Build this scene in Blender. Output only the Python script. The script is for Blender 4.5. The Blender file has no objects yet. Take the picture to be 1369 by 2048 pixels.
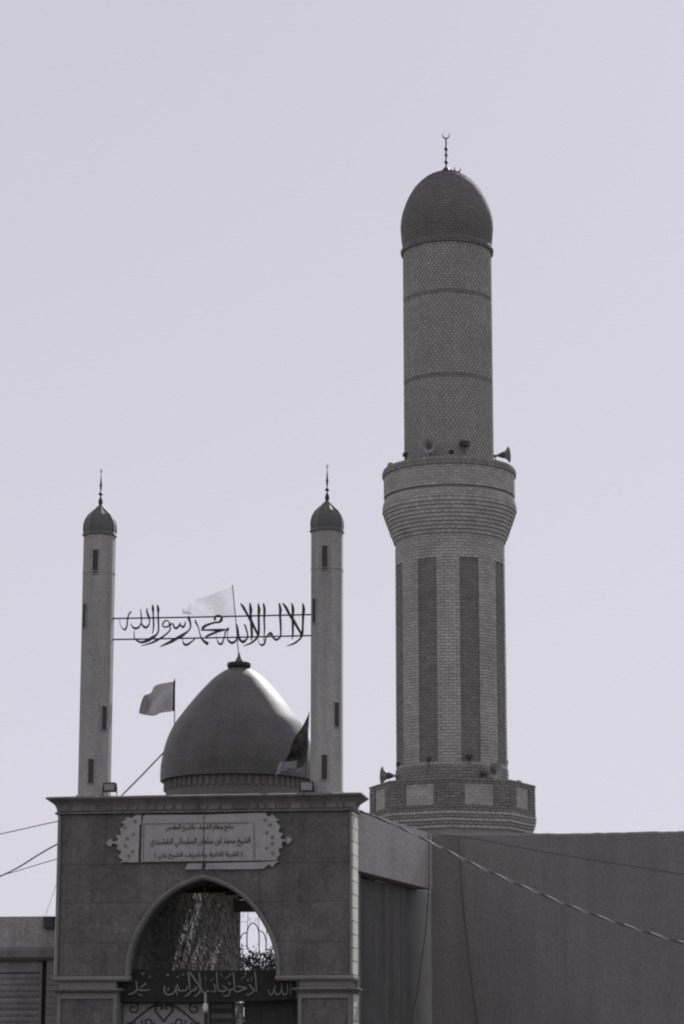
import bpy, math, random
from math import sin, cos, tan, pi, radians, atan2, sqrt
from mathutils import Vector, Matrix

random.seed(11)
SC = bpy.context.scene
COL = SC.collection

# ------------------------------------------------------------------ camera, sky, sun, exposure
F, CX, CY, EYE = 5000.0, 684.5, 1024.0, 1.6
TH = math.atan(1106.0 / F)                       # the lens looks up by about 12.5 degrees
ct, st = cos(TH), sin(TH)
cam_d = bpy.data.cameras.new('camera')
cam_d.sensor_fit = 'VERTICAL'; cam_d.sensor_height = 36.0
cam_d.lens = F / 2048.0 * 36.0
cam_d.clip_start = 0.5; cam_d.clip_end = 3000.0
cam = bpy.data.objects.new('camera', cam_d)
cam.location = (0, 0, EYE); cam.rotation_euler = (pi / 2 + TH, 0, 0)
COL.objects.link(cam); SC.camera = cam

SUN_AZ, SUN_EL = radians(20), radians(35)        # behind the buildings, to the right
sv = Vector((sin(SUN_AZ) * cos(SUN_EL), cos(SUN_AZ) * cos(SUN_EL), sin(SUN_EL)))
W = bpy.data.worlds.new('World'); SC.world = W; W.use_nodes = True
nt = W.node_tree; nt.nodes.clear()
sky = nt.nodes.new('ShaderNodeTexSky'); sky.sky_type = 'NISHITA'; sky.sun_disc = False
sky.sun_elevation = SUN_EL; sky.sun_rotation = SUN_AZ
sky.air_density = 1.0; sky.dust_density = 3.0; sky.ozone_density = 1.0
bw = nt.nodes.new('ShaderNodeRGBToBW')           # black-and-white film: the sky has no blue left
tint = nt.nodes.new('ShaderNodeMix'); tint.data_type = 'RGBA'; tint.blend_type = 'MULTIPLY'
tint.inputs[0].default_value = 1.0; tint.inputs[7].default_value = (0.985, 0.955, 1.09, 1)
veil = nt.nodes.new('ShaderNodeMix'); veil.data_type = 'RGBA'   # milky high haze evens the sky out
veil.inputs[0].default_value = 0.96; veil.inputs[7].default_value = (6.32, 6.13, 7.02, 1)
bg = nt.nodes.new('ShaderNodeBackground'); bg.inputs[1].default_value = 0.1
wo = nt.nodes.new('ShaderNodeOutputWorld')
L = nt.links.new
L(sky.outputs[0], bw.inputs[0]); L(bw.outputs[0], tint.inputs[6])
wtc = nt.nodes.new('ShaderNodeTexCoord'); wsp = nt.nodes.new('ShaderNodeSeparateXYZ'); L(wtc.outputs['Generated'], wsp.inputs[0])
wmr = nt.nodes.new('ShaderNodeMapRange'); wmr.interpolation_type = 'SMOOTHSTEP'; wmr.inputs[1].default_value = 0.02; wmr.inputs[2].default_value = 0.55; L(wsp.outputs[2], wmr.inputs[0])
wcol = nt.nodes.new('ShaderNodeMix'); wcol.data_type = 'RGBA'; L(wmr.outputs[0], wcol.inputs[0])   # haze is paler toward the horizon
wcol.inputs[6].default_value = (6.78, 6.60, 7.45, 1); wcol.inputs[7].default_value = (5.75, 5.60, 6.50, 1); L(wcol.outputs[2], veil.inputs[7])
L(tint.outputs[2], veil.inputs[6]); L(veil.outputs[2], bg.inputs[0]); L(bg.outputs[0], wo.inputs[0])

sun_d = bpy.data.lights.new('sun', 'SUN'); sun_d.energy = 4.0; sun_d.angle = radians(0.6)
sun_d.color = (1.0, 0.985, 0.97)
sun = bpy.data.objects.new('sun', sun_d); COL.objects.link(sun)
sun.rotation_euler = sv.to_track_quat('Z', 'Y').to_euler(); sun.location = (20, 60, 60)

SC.view_settings.view_transform = 'Standard'; SC.view_settings.look = 'None'
SC.view_settings.exposure = 0.0; SC.view_settings.gamma = 1.0
SC.cycles.max_bounces = 6; SC.cycles.diffuse_bounces = 4
SC.cycles.filter_width = 2.1                     # a soft film lens
SC.cycles.use_denoising = True

# ------------------------------------------------------------------ photograph geometry helpers
def ray(px, py):
    u, v = (px - CX) / F, (CY - py) / F
    return Vector((u, ct - v * st, st + v * ct))
def P(px, py, Y):                                # point seen at a pixel, Y metres down the street
    d = ray(px, py); k = Y / d.y
    return Vector((d.x * k, Y, EYE + d.z * k))
GA = radians(8.0)
E1 = Vector((cos(GA), -sin(GA), 0)); E2 = Vector((sin(GA), cos(GA), 0))
GO = P(410, 2130, 35.7); GO.z = 0
def GL(px, py, d=0.0):                           # pixel -> gate coordinates, d metres behind its front
    r = ray(px, py)
    t = (d + GO.dot(E2)) / r.dot(E2)
    p = r * t
    rel = p - GO
    return Vector((rel.dot(E1), d, EYE + p.z))
def GW(v):                                       # gate coordinates -> world
    return GO + E1 * v[0] + E2 * v[1] + Vector((0, 0, v[2]))
MY = 65.0                                        # the tall minaret's distance
MO = P(904.5, 1550, MY); MO.z = 0
def mz(py, near=0.0):
    return P(900, py, MY - near).z
def mr(py, hw):
    z = mz(py)
    return hw / F * (MY * ct + (z - EYE) * st)

# ------------------------------------------------------------------ materials
def mat(name, col, rough=0.85, nscale=2.0, namt=0.15, fscale=45.0, famt=0.12, bump=0.15, objvar=0.0,
        island=0.0, metal=0.0, spec=0.3, stain=0.0, bdist=0.01):
    m = bpy.data.materials.new(name); m.use_nodes = True
    t = m.node_tree; n = t.nodes; l = t.links.new
    b = n['Principled BSDF']
    b.inputs['Roughness'].default_value = rough
    b.inputs['Metallic'].default_value = metal
    b.inputs['Specular IOR Level'].default_value = spec
    geo = n.new('ShaderNodeNewGeometry')
    def noise(scale, detail, vec=None):
        k = n.new('ShaderNodeTexNoise'); k.inputs['Scale'].default_value = scale
        k.inputs['Detail'].default_value = detail; k.inputs['Roughness'].default_value = 0.6
        l(vec if vec else geo.outputs['Position'], k.inputs['Vector']); return k
    def mul(a, bsock):
        k = n.new('ShaderNodeMath'); k.operation = 'MULTIPLY'; l(a, k.inputs[0]); l(bsock, k.inputs[1]); return k.outputs[0]
    def rng(sock, amt):
        k = n.new('ShaderNodeMapRange'); k.inputs[1].default_value = 0.25; k.inputs[2].default_value = 0.75
        k.inputs[3].default_value = 1 - amt; k.inputs[4].default_value = 1 + amt; k.clamp = False
        l(sock, k.inputs[0]); return k.outputs[0]
    def rng01(sock, amt):
        k = n.new('ShaderNodeMapRange'); k.inputs[3].default_value = 1 - amt; k.inputs[4].default_value = 1 + amt
        l(sock, k.inputs[0]); return k.outputs[0]
    big = noise(nscale, 4); fine = noise(fscale, 3)
    f = mul(rng(big.outputs['Fac'], namt), rng(fine.outputs['Fac'], famt))
    if objvar:
        oi = n.new('ShaderNodeObjectInfo'); f = mul(f, rng01(oi.outputs['Random'], objvar))
    if island:
        f = mul(f, rng01(geo.outputs['Random Per Island'], island))
    if stain:                                    # streaks of rain dirt running down
        mp = n.new('ShaderNodeMapping'); mp.inputs['Scale'].default_value = (5.0, 5.0, 0.35)
        l(geo.outputs['Position'], mp.inputs[0])
        s2 = noise(1.0, 5, mp.outputs[0]); f = mul(f, rng(s2.outputs['Fac'], stain))
    vm = n.new('ShaderNodeVectorMath'); vm.operation = 'SCALE'
    vm.inputs[0].default_value = col; l(f, vm.inputs['Scale'])
    l(vm.outputs[0], b.inputs['Base Color'])
    if bump:
        bp = n.new('ShaderNodeBump'); bp.inputs['Strength'].default_value = bump; bp.inputs['Distance'].default_value = bdist
        l(fine.outputs['Fac'], bp.inputs['Height']); l(bp.outputs[0], b.inputs['Normal'])
    return m
def grey(v, w=0.0):                              # neutral greys, w leans warm
    return (v * (1.025 + w), v * (1.0 + 0.2 * w), v * (0.925 - w))
M = {}
M['asphalt'] = mat('asphalt', grey(0.06), 0.9)
M['dust'] = mat('pale_dust', grey(0.16), 0.95)
M['stone'] = mat('dark_stone_slab', grey(0.128, .01), 0.7, 1.7, 0.30, 16, 0.26, 0.3, objvar=0.08, stain=0.18)
M['mortar'] = mat('dark_mortar', grey(0.10), 0.95)
M['trim'] = mat('stone_trim', grey(0.20, .01), 0.8, 3, 0.15, 40, 0.15, 0.15, objvar=0.06, stain=0.1)
M['sidestone'] = mat('pale_side_stone', grey(0.68), 0.7, 3, 0.12, 40, 0.1, 0.1, objvar=0.1)
M['cornice'] = mat('cornice_stone', grey(0.17, .01), 0.85, 3, 0.2, 30, 0.2, 0.2, objvar=0.12, stain=0.25)
M['plaster'] = mat('minaret_plaster', grey(0.34), 0.9, 1.2, 0.16, 26, 0.18, 0.3, stain=0.24)
M['slot'] = mat('dark_slot', grey(0.07), 0.9)
M['sheet'] = mat('dark_sheet_metal', grey(0.095), 0.5, 3, 0.12, 30, 0.1, 0.05, metal=0.3, spec=0.5)
M['iron'] = mat('dark_iron', grey(0.045), 0.55, 6, 0.2, 60, 0.2, 0.1, metal=0.4)
M['dome'] = mat('dome_tile', grey(0.095, .01), 0.52, 1.5, 0.22, 30, 0.2, 0.12, spec=0.36, stain=0.16)
M['pale_brick'] = mat('pale_brick', grey(0.37), 0.9, 0.55, 0.16, 22, 0.2, 0.3, objvar=0.10, island=0.12, stain=0.10)
M['dark_brick'] = mat('dark_brick', grey(0.19, .02), 0.9, 0.8, 0.08, 22, 0.2, 0.3, objvar=0.13, island=0.13)
M['upper_brick'] = mat('upper_brick', grey(0.325, .005), 0.9, 0.6, 0.18, 22, 0.2, 0.3, objvar=0.10, island=0.10, stain=0.10)
M['mid_brick'] = mat('mid_brick', grey(0.235, .01), 0.9, 0.8, 0.08, 22, 0.2, 0.3, objvar=0.13, island=0.13)
M['dome_brick'] = mat('dome_brick', grey(0.15, .015), 0.75, 0.8, 0.12, 22, 0.2, 0.3, objvar=0.10, island=0.10)
M['bmortar'] = mat('brick_mortar', grey(0.255), 0.95)
M['court_brick'] = mat('court_brick', grey(0.265), 0.9, 1.2, 0.3, 22, 0.3, 0.3, objvar=0.3, island=0.3)
M['wall'] = mat('grey_render', grey(0.19), 0.92, 0.32, 0.20, 24, 0.16, 0.35, stain=0.10)
M['lintel'] = mat('light_render', grey(0.35), 0.92, 0.9, 0.10, 18, 0.2, 0.5, stain=0.08)
M['door'] = mat('ribbed_door', grey(0.12), 0.55, 2, 0.15, 30, 0.12, 0.05, objvar=0.12, metal=0.2, stain=0.2)
M['shutter'] = mat('shutter_metal', grey(0.17), 0.6, 3, 0.2, 30, 0.2, 0.1, objvar=0.12, stain=0.2)
M['oldwall'] = mat('old_plaster', grey(0.30), 0.92, 1.5, 0.2, 20, 0.25, 0.3, stain=0.25)
M['plaque'] = mat('plaque_stone', grey(0.37), 0.8, 5, 0.12, 30, 0.15, 0.15, stain=0.08)
M['ink'] = mat('letter_ink', grey(0.085, .03), 0.8)
M['banner'] = mat('black_cloth', grey(0.03), 0.95, 5, 0.2, 60, 0.2, 0.2)
M['banner_ink'] = mat('banner_print', grey(0.19), 0.9)
M['lampbody'] = mat('lamp_body', grey(0.05), 0.5)
M['lampglass'] = mat('lamp_glass', grey(0.24), 0.25, spec=0.6, bump=0)
M['horn'] = mat('horn_paint', grey(0.24), 0.5, 5, 0.15, 40, 0.1, 0.05)
M['horn_dark'] = mat('horn_driver', grey(0.09), 0.6)
M['cable'] = mat('black_cable', grey(0.05), 0.35, spec=0.6, bump=0)
M['glint_strand'] = mat('painted_glint', grey(0.45), 0.32, metal=0.9, bump=0)  # pale strand colour stands in for sun glints on the cable
M['wire'] = mat('thin_wire', grey(0.06), 0.6, bump=0)
M['leaf'] = mat('leaf', grey(0.07), 0.55, 2, 0.3, 8, 0.2, 0, objvar=0, island=0.5)
M['bark'] = mat('bark', grey(0.08), 0.9)
M['bulb'] = mat('frosted_bulb', grey(0.6), 0.3, bump=0)
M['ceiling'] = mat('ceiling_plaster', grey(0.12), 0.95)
M['gatesheet'] = mat('gate_sheet', grey(0.30), 0.6, 4, 0.2, 30, 0.2, 0.1)
M['mosaic'] = mat('mosaic_post', grey(0.30), 0.6, 30, 0.6, 60, 0.4, 0.2)
def cloth(name, col, trans, pattern=0.0):
    m = mat(name, col, 0.9, 4, 0.1 + pattern, 30, 0.08, 0.1)
    t = m.node_tree; n = t.nodes; l = t.links.new
    b = n['Principled BSDF']; o = n['Material Output']
    tr = n.new('ShaderNodeBsdfTranslucent'); tr.inputs[0].default_value = (*col, 1)
    src = b.inputs['Base Color'].links[0].from_socket; l(src, tr.inputs[0])
    mx = n.new('ShaderNodeMixShader'); mx.inputs[0].default_value = trans
    l(b.outputs[0], mx.inputs[1]); l(tr.outputs[0], mx.inputs[2]); l(mx.outputs[0], o.inputs[0])
    return m
M['flag_white'] = cloth('sheer_white_cloth', (.60, .595, .625), 0.66)
def sheer(m, amt):
    t = m.node_tree; o = t.nodes['Material Output']; src = o.inputs[0].links[0].from_socket
    tp_ = t.nodes.new('ShaderNodeBsdfTransparent'); mx = t.nodes.new('ShaderNodeMixShader'); mx.inputs[0].default_value = amt
    t.links.new(src, mx.inputs[1]); t.links.new(tp_.outputs[0], mx.inputs[2]); t.links.new(mx.outputs[0], o.inputs[0])
sheer(M['flag_white'], .58)
M['flag_grey'] = cloth('grey_flag_cloth', (.47, .465, .465), 0.6, 0.1)
M['flag_dark'] = cloth('dark_flag_cloth', grey(0.12), 0.35, 0.7)
M['flag_patch'] = cloth('pale_flag_stripe', (.4, .395, .4), 0.5, 0.1)

# ------------------------------------------------------------------ mesh building
class MB:
    def __init__(s): s.v = []; s.f = []; s.m = []; s.cur = 0
    def add(s, vs, fs):
        o = len(s.v); s.v += [tuple(v) for v in vs]; s.f += [tuple(i + o for i in f) for f in fs]
        s.m += [s.cur] * len(fs)
    def box(s, a, b):
        (x0, y0, z0), (x1, y1, z1) = a, b
        s.add([(x0, y0, z0), (x1, y0, z0), (x1, y1, z0), (x0, y1, z0), (x0, y0, z1), (x1, y0, z1), (x1, y1, z1), (x0, y1, z1)],
              [(0, 3, 2, 1), (4, 5, 6, 7), (0, 1, 5, 4), (1, 2, 6, 5), (2, 3, 7, 6), (3, 0, 4, 7)])
    def obox(s, c, ax, ay, az, hx, hy, hz):
        c = Vector(c); vs = []
        for k in (-1, 1):
            for (i, j) in ((-1, -1), (1, -1), (1, 1), (-1, 1)):
                vs.append(c + ax * hx * i + ay * hy * j + az * hz * k)
        s.add(vs, [(0, 3, 2, 1), (4, 5, 6, 7), (0, 1, 5, 4), (1, 2, 6, 5), (2, 3, 7, 6), (3, 0, 4, 7)])
    def prism(s, poly, y0, y1):                  # polygon in x,z extruded along y
        n = len(poly)
        vs = [(x, y0, z) for x, z in poly] + [(x, y1, z) for x, z in poly]
        fs = [tuple(range(n)), tuple(reversed(range(n, 2 * n)))]
        fs += [(i + n, (i + 1) % n + n, (i + 1) % n, i) for i in range(n)]
        s.add(vs, fs)
    def lathe(s, prof, n=48, c=(0, 0, 0), a0=0.0, cap=True):
        vs = []; fs = []
        for r, z in prof:
            for i in range(n):
                a = a0 + 2 * pi * i / n
                vs.append((c[0] + r * cos(a), c[1] + r * sin(a), c[2] + z))
        for k in range(len(prof) - 1):
            for i in range(n):
                j = (i + 1) % n
                fs.append((k * n + i, k * n + j, (k + 1) * n + j, (k + 1) * n + i))
        if cap:
            if prof[0][0] > 1e-4: fs.append(tuple(reversed(range(n))))
            if prof[-1][0] > 1e-4: fs.append(tuple(range((len(prof) - 1) * n, len(prof) * n)))
        s.add(vs, fs)
    def tube(s, pts, r, n=8, cap=True):
        pts = [Vector(p) for p in pts]; rs = r if isinstance(r, (list, tuple)) else [r] * len(pts)
        vs = []; fs = []; up = None
        for i, p in enumerate(pts):
            d = (pts[min(i + 1, len(pts) - 1)] - pts[max(i - 1, 0)])
            d = d.normalized() if d.length > 1e-9 else Vector((0, 0, 1))
            if up is None:
                up = Vector((0, 0, 1)) if abs(d.z) < 0.9 else Vector((1, 0, 0))
            a = d.cross(up).normalized(); b = a.cross(d).normalized(); up = b
            for k in range(n):
                t = 2 * pi * k / n
                vs.append(p + (a * cos(t) + b * sin(t)) * rs[i])
        for i in range(len(pts) - 1):
            for k in range(n):
                j = (k + 1) % n
                fs.append((i * n + k, i * n + j, (i + 1) * n + j, (i + 1) * n + k))
        if cap:
            fs.append(tuple(reversed(range(n)))); fs.append(tuple(range((len(pts) - 1) * n, len(pts) * n)))
        s.add(vs, fs)
    def loft_rect(s, rings):                     # rings: (x0,x1,y0,y1,z)
        vs = []; fs = []
        for (x0, x1, y0, y1, z) in rings:
            vs += [(x0, y0, z), (x1, y0, z), (x1, y1, z), (x0, y1, z)]
        for k in range(len(rings) - 1):
            for i in range(4):
                j = (i + 1) % 4
                fs.append((k * 4 + i, k * 4 + j, k * 4 + 4 + j, k * 4 + 4 + i))
        fs.append((3, 2, 1, 0)); e = len(vs) - 4; fs.append((e, e + 1, e + 2, e + 3))
        s.add(vs, fs)
    def mesh(s, name, mats, smooth=False):
        me = bpy.data.meshes.new(name); me.from_pydata(s.v, [], s.f)
        for m in (mats if isinstance(mats, (list, tuple)) else [mats]): me.materials.append(m)
        if isinstance(mats, (list, tuple)): me.polygons.foreach_set('material_index', s.m)
        if smooth: me.polygons.foreach_set('use_smooth', [True] * len(me.polygons))
        me.update()
        if smooth: me.set_sharp_from_angle(angle=radians(40))
        return me
    def build(s, name, mats, parent=None, smooth=False, loc=None, rot=None):
        return link(name, s.mesh(name, mats, smooth), parent, loc, rot)
def link(name, me, parent=None, loc=None, rot=None):
    o = bpy.data.objects.new(name, me); COL.objects.link(o)
    if parent: o.parent = parent
    if loc is not None: o.location = loc
    if rot is not None: o.rotation_euler = rot
    return o
def tag(o, label=None, cat=None, group=None, kind=None):
    if label: o['label'] = label
    if cat: o['category'] = cat
    if group: o['group'] = group
    if kind: o['kind'] = kind
    return o
def thing(name, label, cat, loc=(0, 0, 0), rz=0.0, group=None):
    o = bpy.data.objects.new(name, None); COL.objects.link(o)
    o.empty_display_size = 0.3
    o.location = loc; o.rotation_euler = (0, 0, rz)
    return tag(o, label, cat, group)
def copy_tree(o, parent=None):
    c = o.copy(); COL.objects.link(c); c.parent = parent
    for ch in [x for x in bpy.data.objects if x.parent == o]: copy_tree(ch, c)
    return c
def spline(pts, n=6):                            # Catmull-Rom through tuples
    out = []
    for i in range(len(pts) - 1):
        p0 = pts[max(i - 1, 0)]; p1 = pts[i]; p2 = pts[i + 1]; p3 = pts[min(i + 2, len(pts) - 1)]
        for k in range(n):
            t = k / n
            out.append(tuple(0.5 * ((2 * b) + (c - a) * t + (2 * a - 5 * b + 4 * c - d) * t * t + (3 * b - a - 3 * c + d) * t ** 3)
                             for a, b, c, d in zip(p0, p1, p2, p3)))
    out.append(tuple(pts[-1])); return out

# ------------------------------------------------------------------ the ground
g = MB(); g.add([(-600, -200, 0), (600, -200, 0), (600, 1500, 0), (-600, 1500, 0)], [(0, 1, 2, 3)])
tag(g.build('ground', M['dust']), kind='structure')
g = MB(); g.add([(-60, -6, 0.004), (60, -6, 0.004), (60, 33.5, 0.004), (-60, 33.5, 0.004)], [(0, 1, 2, 3)])
tag(g.build('road', M['asphalt']), kind='structure')

# ------------------------------------------------------------------ gateway
gate = thing('gateway', 'dark stone gateway with a pointed arch, two panelled piers and a moulded cornice', 'gateway', GO, -GA)
xL = (GL(119, 1640).x + GL(109, 1955).x) / 2
xR = (GL(703, 1640).x + GL(705, 1955).x) / 2
zT = GL(410, 1626).z                             # underside of the bead below the frieze
zS = GL(410, 1957).z                             # spring line
zTop = GL(410, 1592, -0.15).z
DEP = 0.5
lpts = [(251, 1957), (254, 1915), (262, 1880), (271, 1858), (298.6, 1813), (338, 1778.6), (378, 1758.7), (408, 1749.8)]
rpts = [(562, 1957), (560, 1920), (552, 1888), (532, 1843), (502, 1803), (467.5, 1773.6), (437.6, 1758.7), (408, 1749.8)]
lw = [GL(*p) for p in lpts]; rw = [GL(*p) for p in rpts]
xc = lw[-1].x; zA = lw[-1].z
half = [((b.x - a.x) / 2, (a.z + b.z) / 2) for a, b in zip(lw, rw)]
half[-1] = (0.0, zA); half[0] = (half[0][0], zS)
half = spline(half, 5)                           # (half width, height), spring to apex
MW = 0.062                                       # moulding width
def gx(z):                                       # half width of the stone opening at a height
    if z <= zS: return half[0][0]
    if z >= zA: return 0.0
    for (a, za), (b, zb) in zip(half, half[1:]):
        if za <= z <= zb: return a + (b - a) * (z - za) / max(zb - za, 1e-6)
    return 0.0
# core of the wall with the arch cut out (two halves meeting over the apex)
core = MB()
inner = [(max(h - MW * (0.9 if h > 0.2 else h / 0.2 * .9), 0), z - (MW if h < 0.3 else MW * (0.3 / h) ** 1.0 * 0.9)) for h, z in half]
inner[0] = (half[0][0] - MW * 0.9, zS)
left = [(xL + .02, zS), (xc - inner[0][0], zS)] + [(xc - h, z) for h, z in inner[1:]] + [(xc, zT), (xL + .02, zT)]
right = [(xR - .02, zT), (xc, zT)] + [(xc + h, z) for h, z in reversed(inner[1:])] + [(xc + inner[0][0], zS), (xR - .02, zS)]
core.prism(left, 0.035, DEP); core.prism(right, 0.035, DEP)
core.build('wall_core', M['mortar'], gate)
# facing slabs
def rowz(py): return GL(200, py).z
rows = [zS + 0.045, rowz(1885), rowz(1806), rowz(1729), zT]
colsets = [[109, 190, 281, 408, 520, 606, 704], [109, 205, 300, 408, 500, 620, 704], [109, 185, 281, 408, 518, 600, 704], [109, 210, 310, 408, 505, 610, 704]]
for r in range(4):
    z0, z1 = rows[r] + 0.0018, rows[r + 1] - 0.0018
    cols = [GL(px, 1800).x for px in colsets[r]]; cols[0] = xL + 0.045; cols[-1] = xR - 0.03; cols[3] = xc
    for k in range(6):
        x0, x1 = cols[k] + 0.0014, cols[k + 1] - 0.0014
        zs = [z0 + (z1 - z0) * i / 14 for i in range(15)]
        if k < 3:
            edge = [(min(x1, xc - gx(z) + 0.005), z) for z in zs if not zA - 0.001 > z or True]
            edge = [(x, z) for x, z in edge if x > x0 + 0.01]
            if len(edge) < 2: continue
            poly = [(x0, edge[0][1])] + edge + [(x0, edge[-1][1])]
        else:
            edge = [(max(x0, xc + gx(z) - 0.005), z) for z in zs]
            edge = [(x, z) for x, z in edge if x < x1 - 0.01]
            if len(edge) < 2: continue
            poly = [(x1, edge[-1][1])] + list(reversed(edge)) + [(x1, edge[0][1])]
        m = MB(); off = random.uniform(-0.002, 0.002)
        m.prism(poly, 0.012 + off, 0.034)
        m.build('slab', M['stone'], gate)
# arch moulding: sweep of a small stepped section
arc_l = [(xc - h, z) for h, z in half]; arc_r = [(xc + h, z) for h, z in half]
arc = arc_l + list(reversed(arc_r))[1:]
m = MB(); n = len(arc); vs = []; fs = []
prof = [(0.0, 0.03), (0.0, -0.03), (0.022, -0.045), (0.042, -0.035), (0.062, -0.012), (0.062, 0.12)]
for i, (x, z) in enumerate(arc):
    a = arc[max(i - 1, 0)]; b = arc[min(i + 1, n - 1)]
    tx, tz = b[0] - a[0], b[1] - a[1]; q = sqrt(tx * tx + tz * tz); nx, nz = tz / q, -tx / q
    if i == n // 2: nx, nz = 0.0, -1.25
    for w, y in prof: vs.append((x + nx * w, y, z + nz * w))
k = len(prof)
for i in range(n - 1):
    for j in range(k - 1):
        fs.append((i * k + j, i * k + j + 1, (i + 1) * k + j + 1, (i + 1) * k + j))
fs.append(tuple(range(k))); fs.append(tuple(reversed(range((n - 1) * k, n * k))))
m.add(vs, fs); m.build('arch_moulding', M['trim'], gate)
# string course at the spring, in two lengths
for x0, x1 in ((xL - 0.02, xc - half[0][0] + MW), (xc + half[0][0] - MW, xR + 0.02)):
    m = MB(); m.loft_rect([(x0, x1, -0.02, DEP + .01, zS - 0.035), (x0 - .012, x1 + .012, -0.045, DEP + .02, zS - 0.01), (x0 - .012, x1 + .012, -0.045, DEP + .02, zS + 0.015), (x0, x1, -0.01, DEP + .01, zS + 0.04)])
    m.build('string_course', M['trim'], gate)
# corner strips
m = MB(); m.box((xL, -0.022, zS + .042), (xL + 0.04, 0.034, zT)); m.build('corner_strip', M['trim'], gate)
m = MB(); m.box((xR - 0.028, -0.016, zS + .042), (xR - 0.004, 0.034, zT)); m.build('corner_strip', M['trim'], gate)
# pale blocks up the right side
hz = 0.185; z = zS + 0.045; i = 0
while z < zT - 0.02:
    z1 = min(z + hz, zT - 0.005)
    m = MB(); m.box((xR - 0.003, 0.002, z + .006), (xR + 0.022 + random.uniform(0, .004), DEP - .01, z1 - .006)); m.build('side_block', M['sidestone'], gate); z = z1
z = zS + 0.045
while z < zT - 0.02:
    z1 = min(z + 0.4, zT - 0.005)
    m = MB(); m.box((xL - 0.014, 0.002, z + .004), (xL + .018, DEP - .01, z1 - .004)); m.build('side_block', M['sidestone'], gate); z = z1
# cornice
ov = 0.15
m = MB(); zf0 = zT; zf1 = GL(410, 1601).z
m.loft_rect([(xL - .03, xR + .03, -.03, DEP + .03, zf0), (xL - .045, xR + .045, -.05, DEP + .03, zf0 + .012), (xL - .045, xR + .045, -.05, DEP + .03, zf0 + .03), (xL - .02, xR + .02, -.02, DEP + .03, zf0 + .042), (xL - .03, xR + .03, -.03, DEP + .03, zf0 + .10),
             (xL - .055, xR + .055, -.055, DEP + .05, zf1 - .035), (xL - .10, xR + .10, -.09, DEP + .09, zf1 + .0), (xL - ov, xR + ov, -.14, DEP + .12, zf1 + .035),
             (xL - ov - .012, xR + ov + .012, -.15, DEP + .13, zf1 + .04), (xL - ov - .012, xR + ov + .012, -.15, DEP + .13, zf1 + .062), (xL - ov + .04, xR + ov - .04, -.10, DEP + .09, zf1 + .075)])
m.build('cornice', M['cornice'], gate)
zRoof = zf1 + .075
x = xL + 0.02; i = 0
while x < xR - 0.05:
    w = random.uniform(0.07, 0.20)
    if i % 2 == 0:
        m = MB(); h0 = random.uniform(.002, .009)
        m.box((x, -.043 - h0, zf0 + .048), (x + w, -.018, zf0 + .118 + random.uniform(-.008, .006))); m.build('frieze_block', M['cornice'], gate)
        x += w
    else: x += random.uniform(.018, .05)
    i += 1
# piers
for (px0, px1, inn) in ((114, 236, 1), (596, 706, -1)):
    a, b = GL(px0, 2010).x, GL(px1, 2010).x
    m = MB(); m.box((a, 0.0, 0.0), (b, DEP, zS - 0.20)); m.build('pier', M['trim'], gate)
    m = MB(); m.box((a + .02, .01, zS - .135), (b - .03, DEP - .01, zS - 0.036)); m.build('neck_block', M['trim'], gate)
    m = MB(); m.loft_rect([(a - .0, b + .0, -.01, DEP + .01, zS - .199), (a - .045, b + .045, -.055, DEP + .03, zS - .165), (a - .07, b + .07, -.08, DEP + .04, zS - .155), (a - .07, b + .07, -.08, DEP + .04, zS - .137)])
    m.build('pier_cap', M['trim'], gate)
    fz1 = zS - .225; fz0 = 0.75
    for (u0, v0, u1, v1) in ((a + .012, fz0, a + .06, fz1), (b - .06, fz0, b - .012, fz1), (a + .062, fz1 - .05, b - .062, fz1), (a + .062, fz0, b - .062, fz0 + .05)):
        m = MB(); m.box((u0, -.03, v0), (u1, .01, v1)); m.build('panel_frame', M['trim'], gate)
    m = MB(); m.box((a + .062, -.006, fz0 + .052), (b - .062, .01, fz1 - .052)); m.build('pier_panel', M['stone'], gate)
    if inn < 0:
        z = 0.9
        while z < zS - .25:
            m = MB(); m.box((b - .003, .02, z + .005), (b + .018, DEP - .02, z + .18)); m.build('side_block', M['sidestone'], gate); z += .185
# passage: roof slab, inner walls
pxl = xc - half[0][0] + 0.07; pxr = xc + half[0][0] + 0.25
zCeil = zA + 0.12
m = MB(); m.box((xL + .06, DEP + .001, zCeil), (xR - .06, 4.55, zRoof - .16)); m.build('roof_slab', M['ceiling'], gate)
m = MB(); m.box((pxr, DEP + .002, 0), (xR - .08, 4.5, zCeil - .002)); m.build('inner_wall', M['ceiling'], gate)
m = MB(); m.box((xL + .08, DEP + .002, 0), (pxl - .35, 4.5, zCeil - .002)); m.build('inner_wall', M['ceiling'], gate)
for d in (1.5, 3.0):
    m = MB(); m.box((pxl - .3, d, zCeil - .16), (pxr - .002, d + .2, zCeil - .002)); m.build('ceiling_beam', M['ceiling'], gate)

# ------------------------------------------------------------------ inscription plaque on the gate front
plq = thing('inscription_plaque', 'pale scalloped stone plaque with three dark lines of Arabic above the arch', 'plaque', GW((xc, -0.003, 0)), -GA)
def pl(px, py, d=-0.004):
    v = GL(px, py, d); return (v.x - xc, v.z)
def crop(cx, cy, sc): return lambda x, y: (cx + x / sc, cy + y / sc)
c1 = crop(200, 1615, 9.779); c2 = crop(490, 1615, 11.41)
left_end = [c1(*p) for p in ((760, 1070), (640, 1075), (480, 1065), (415, 1085), (450, 1030), (400, 990), (370, 945), (415, 910), (430, 860), (330, 805), (375, 740), (300, 710), (245, 715), (235, 775), (205, 755), (175, 765), (125, 690), (175, 640), (240, 620), (255, 670), (330, 665), (375, 630), (330, 555), (350, 540), (420, 550), (420, 470), (395, 420), (470, 370), (485, 320), (410, 290), (480, 265), (550, 180), (620, 215), (720, 150), (815, 150), (820, 330), (785, 350), (775, 700))]
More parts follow.
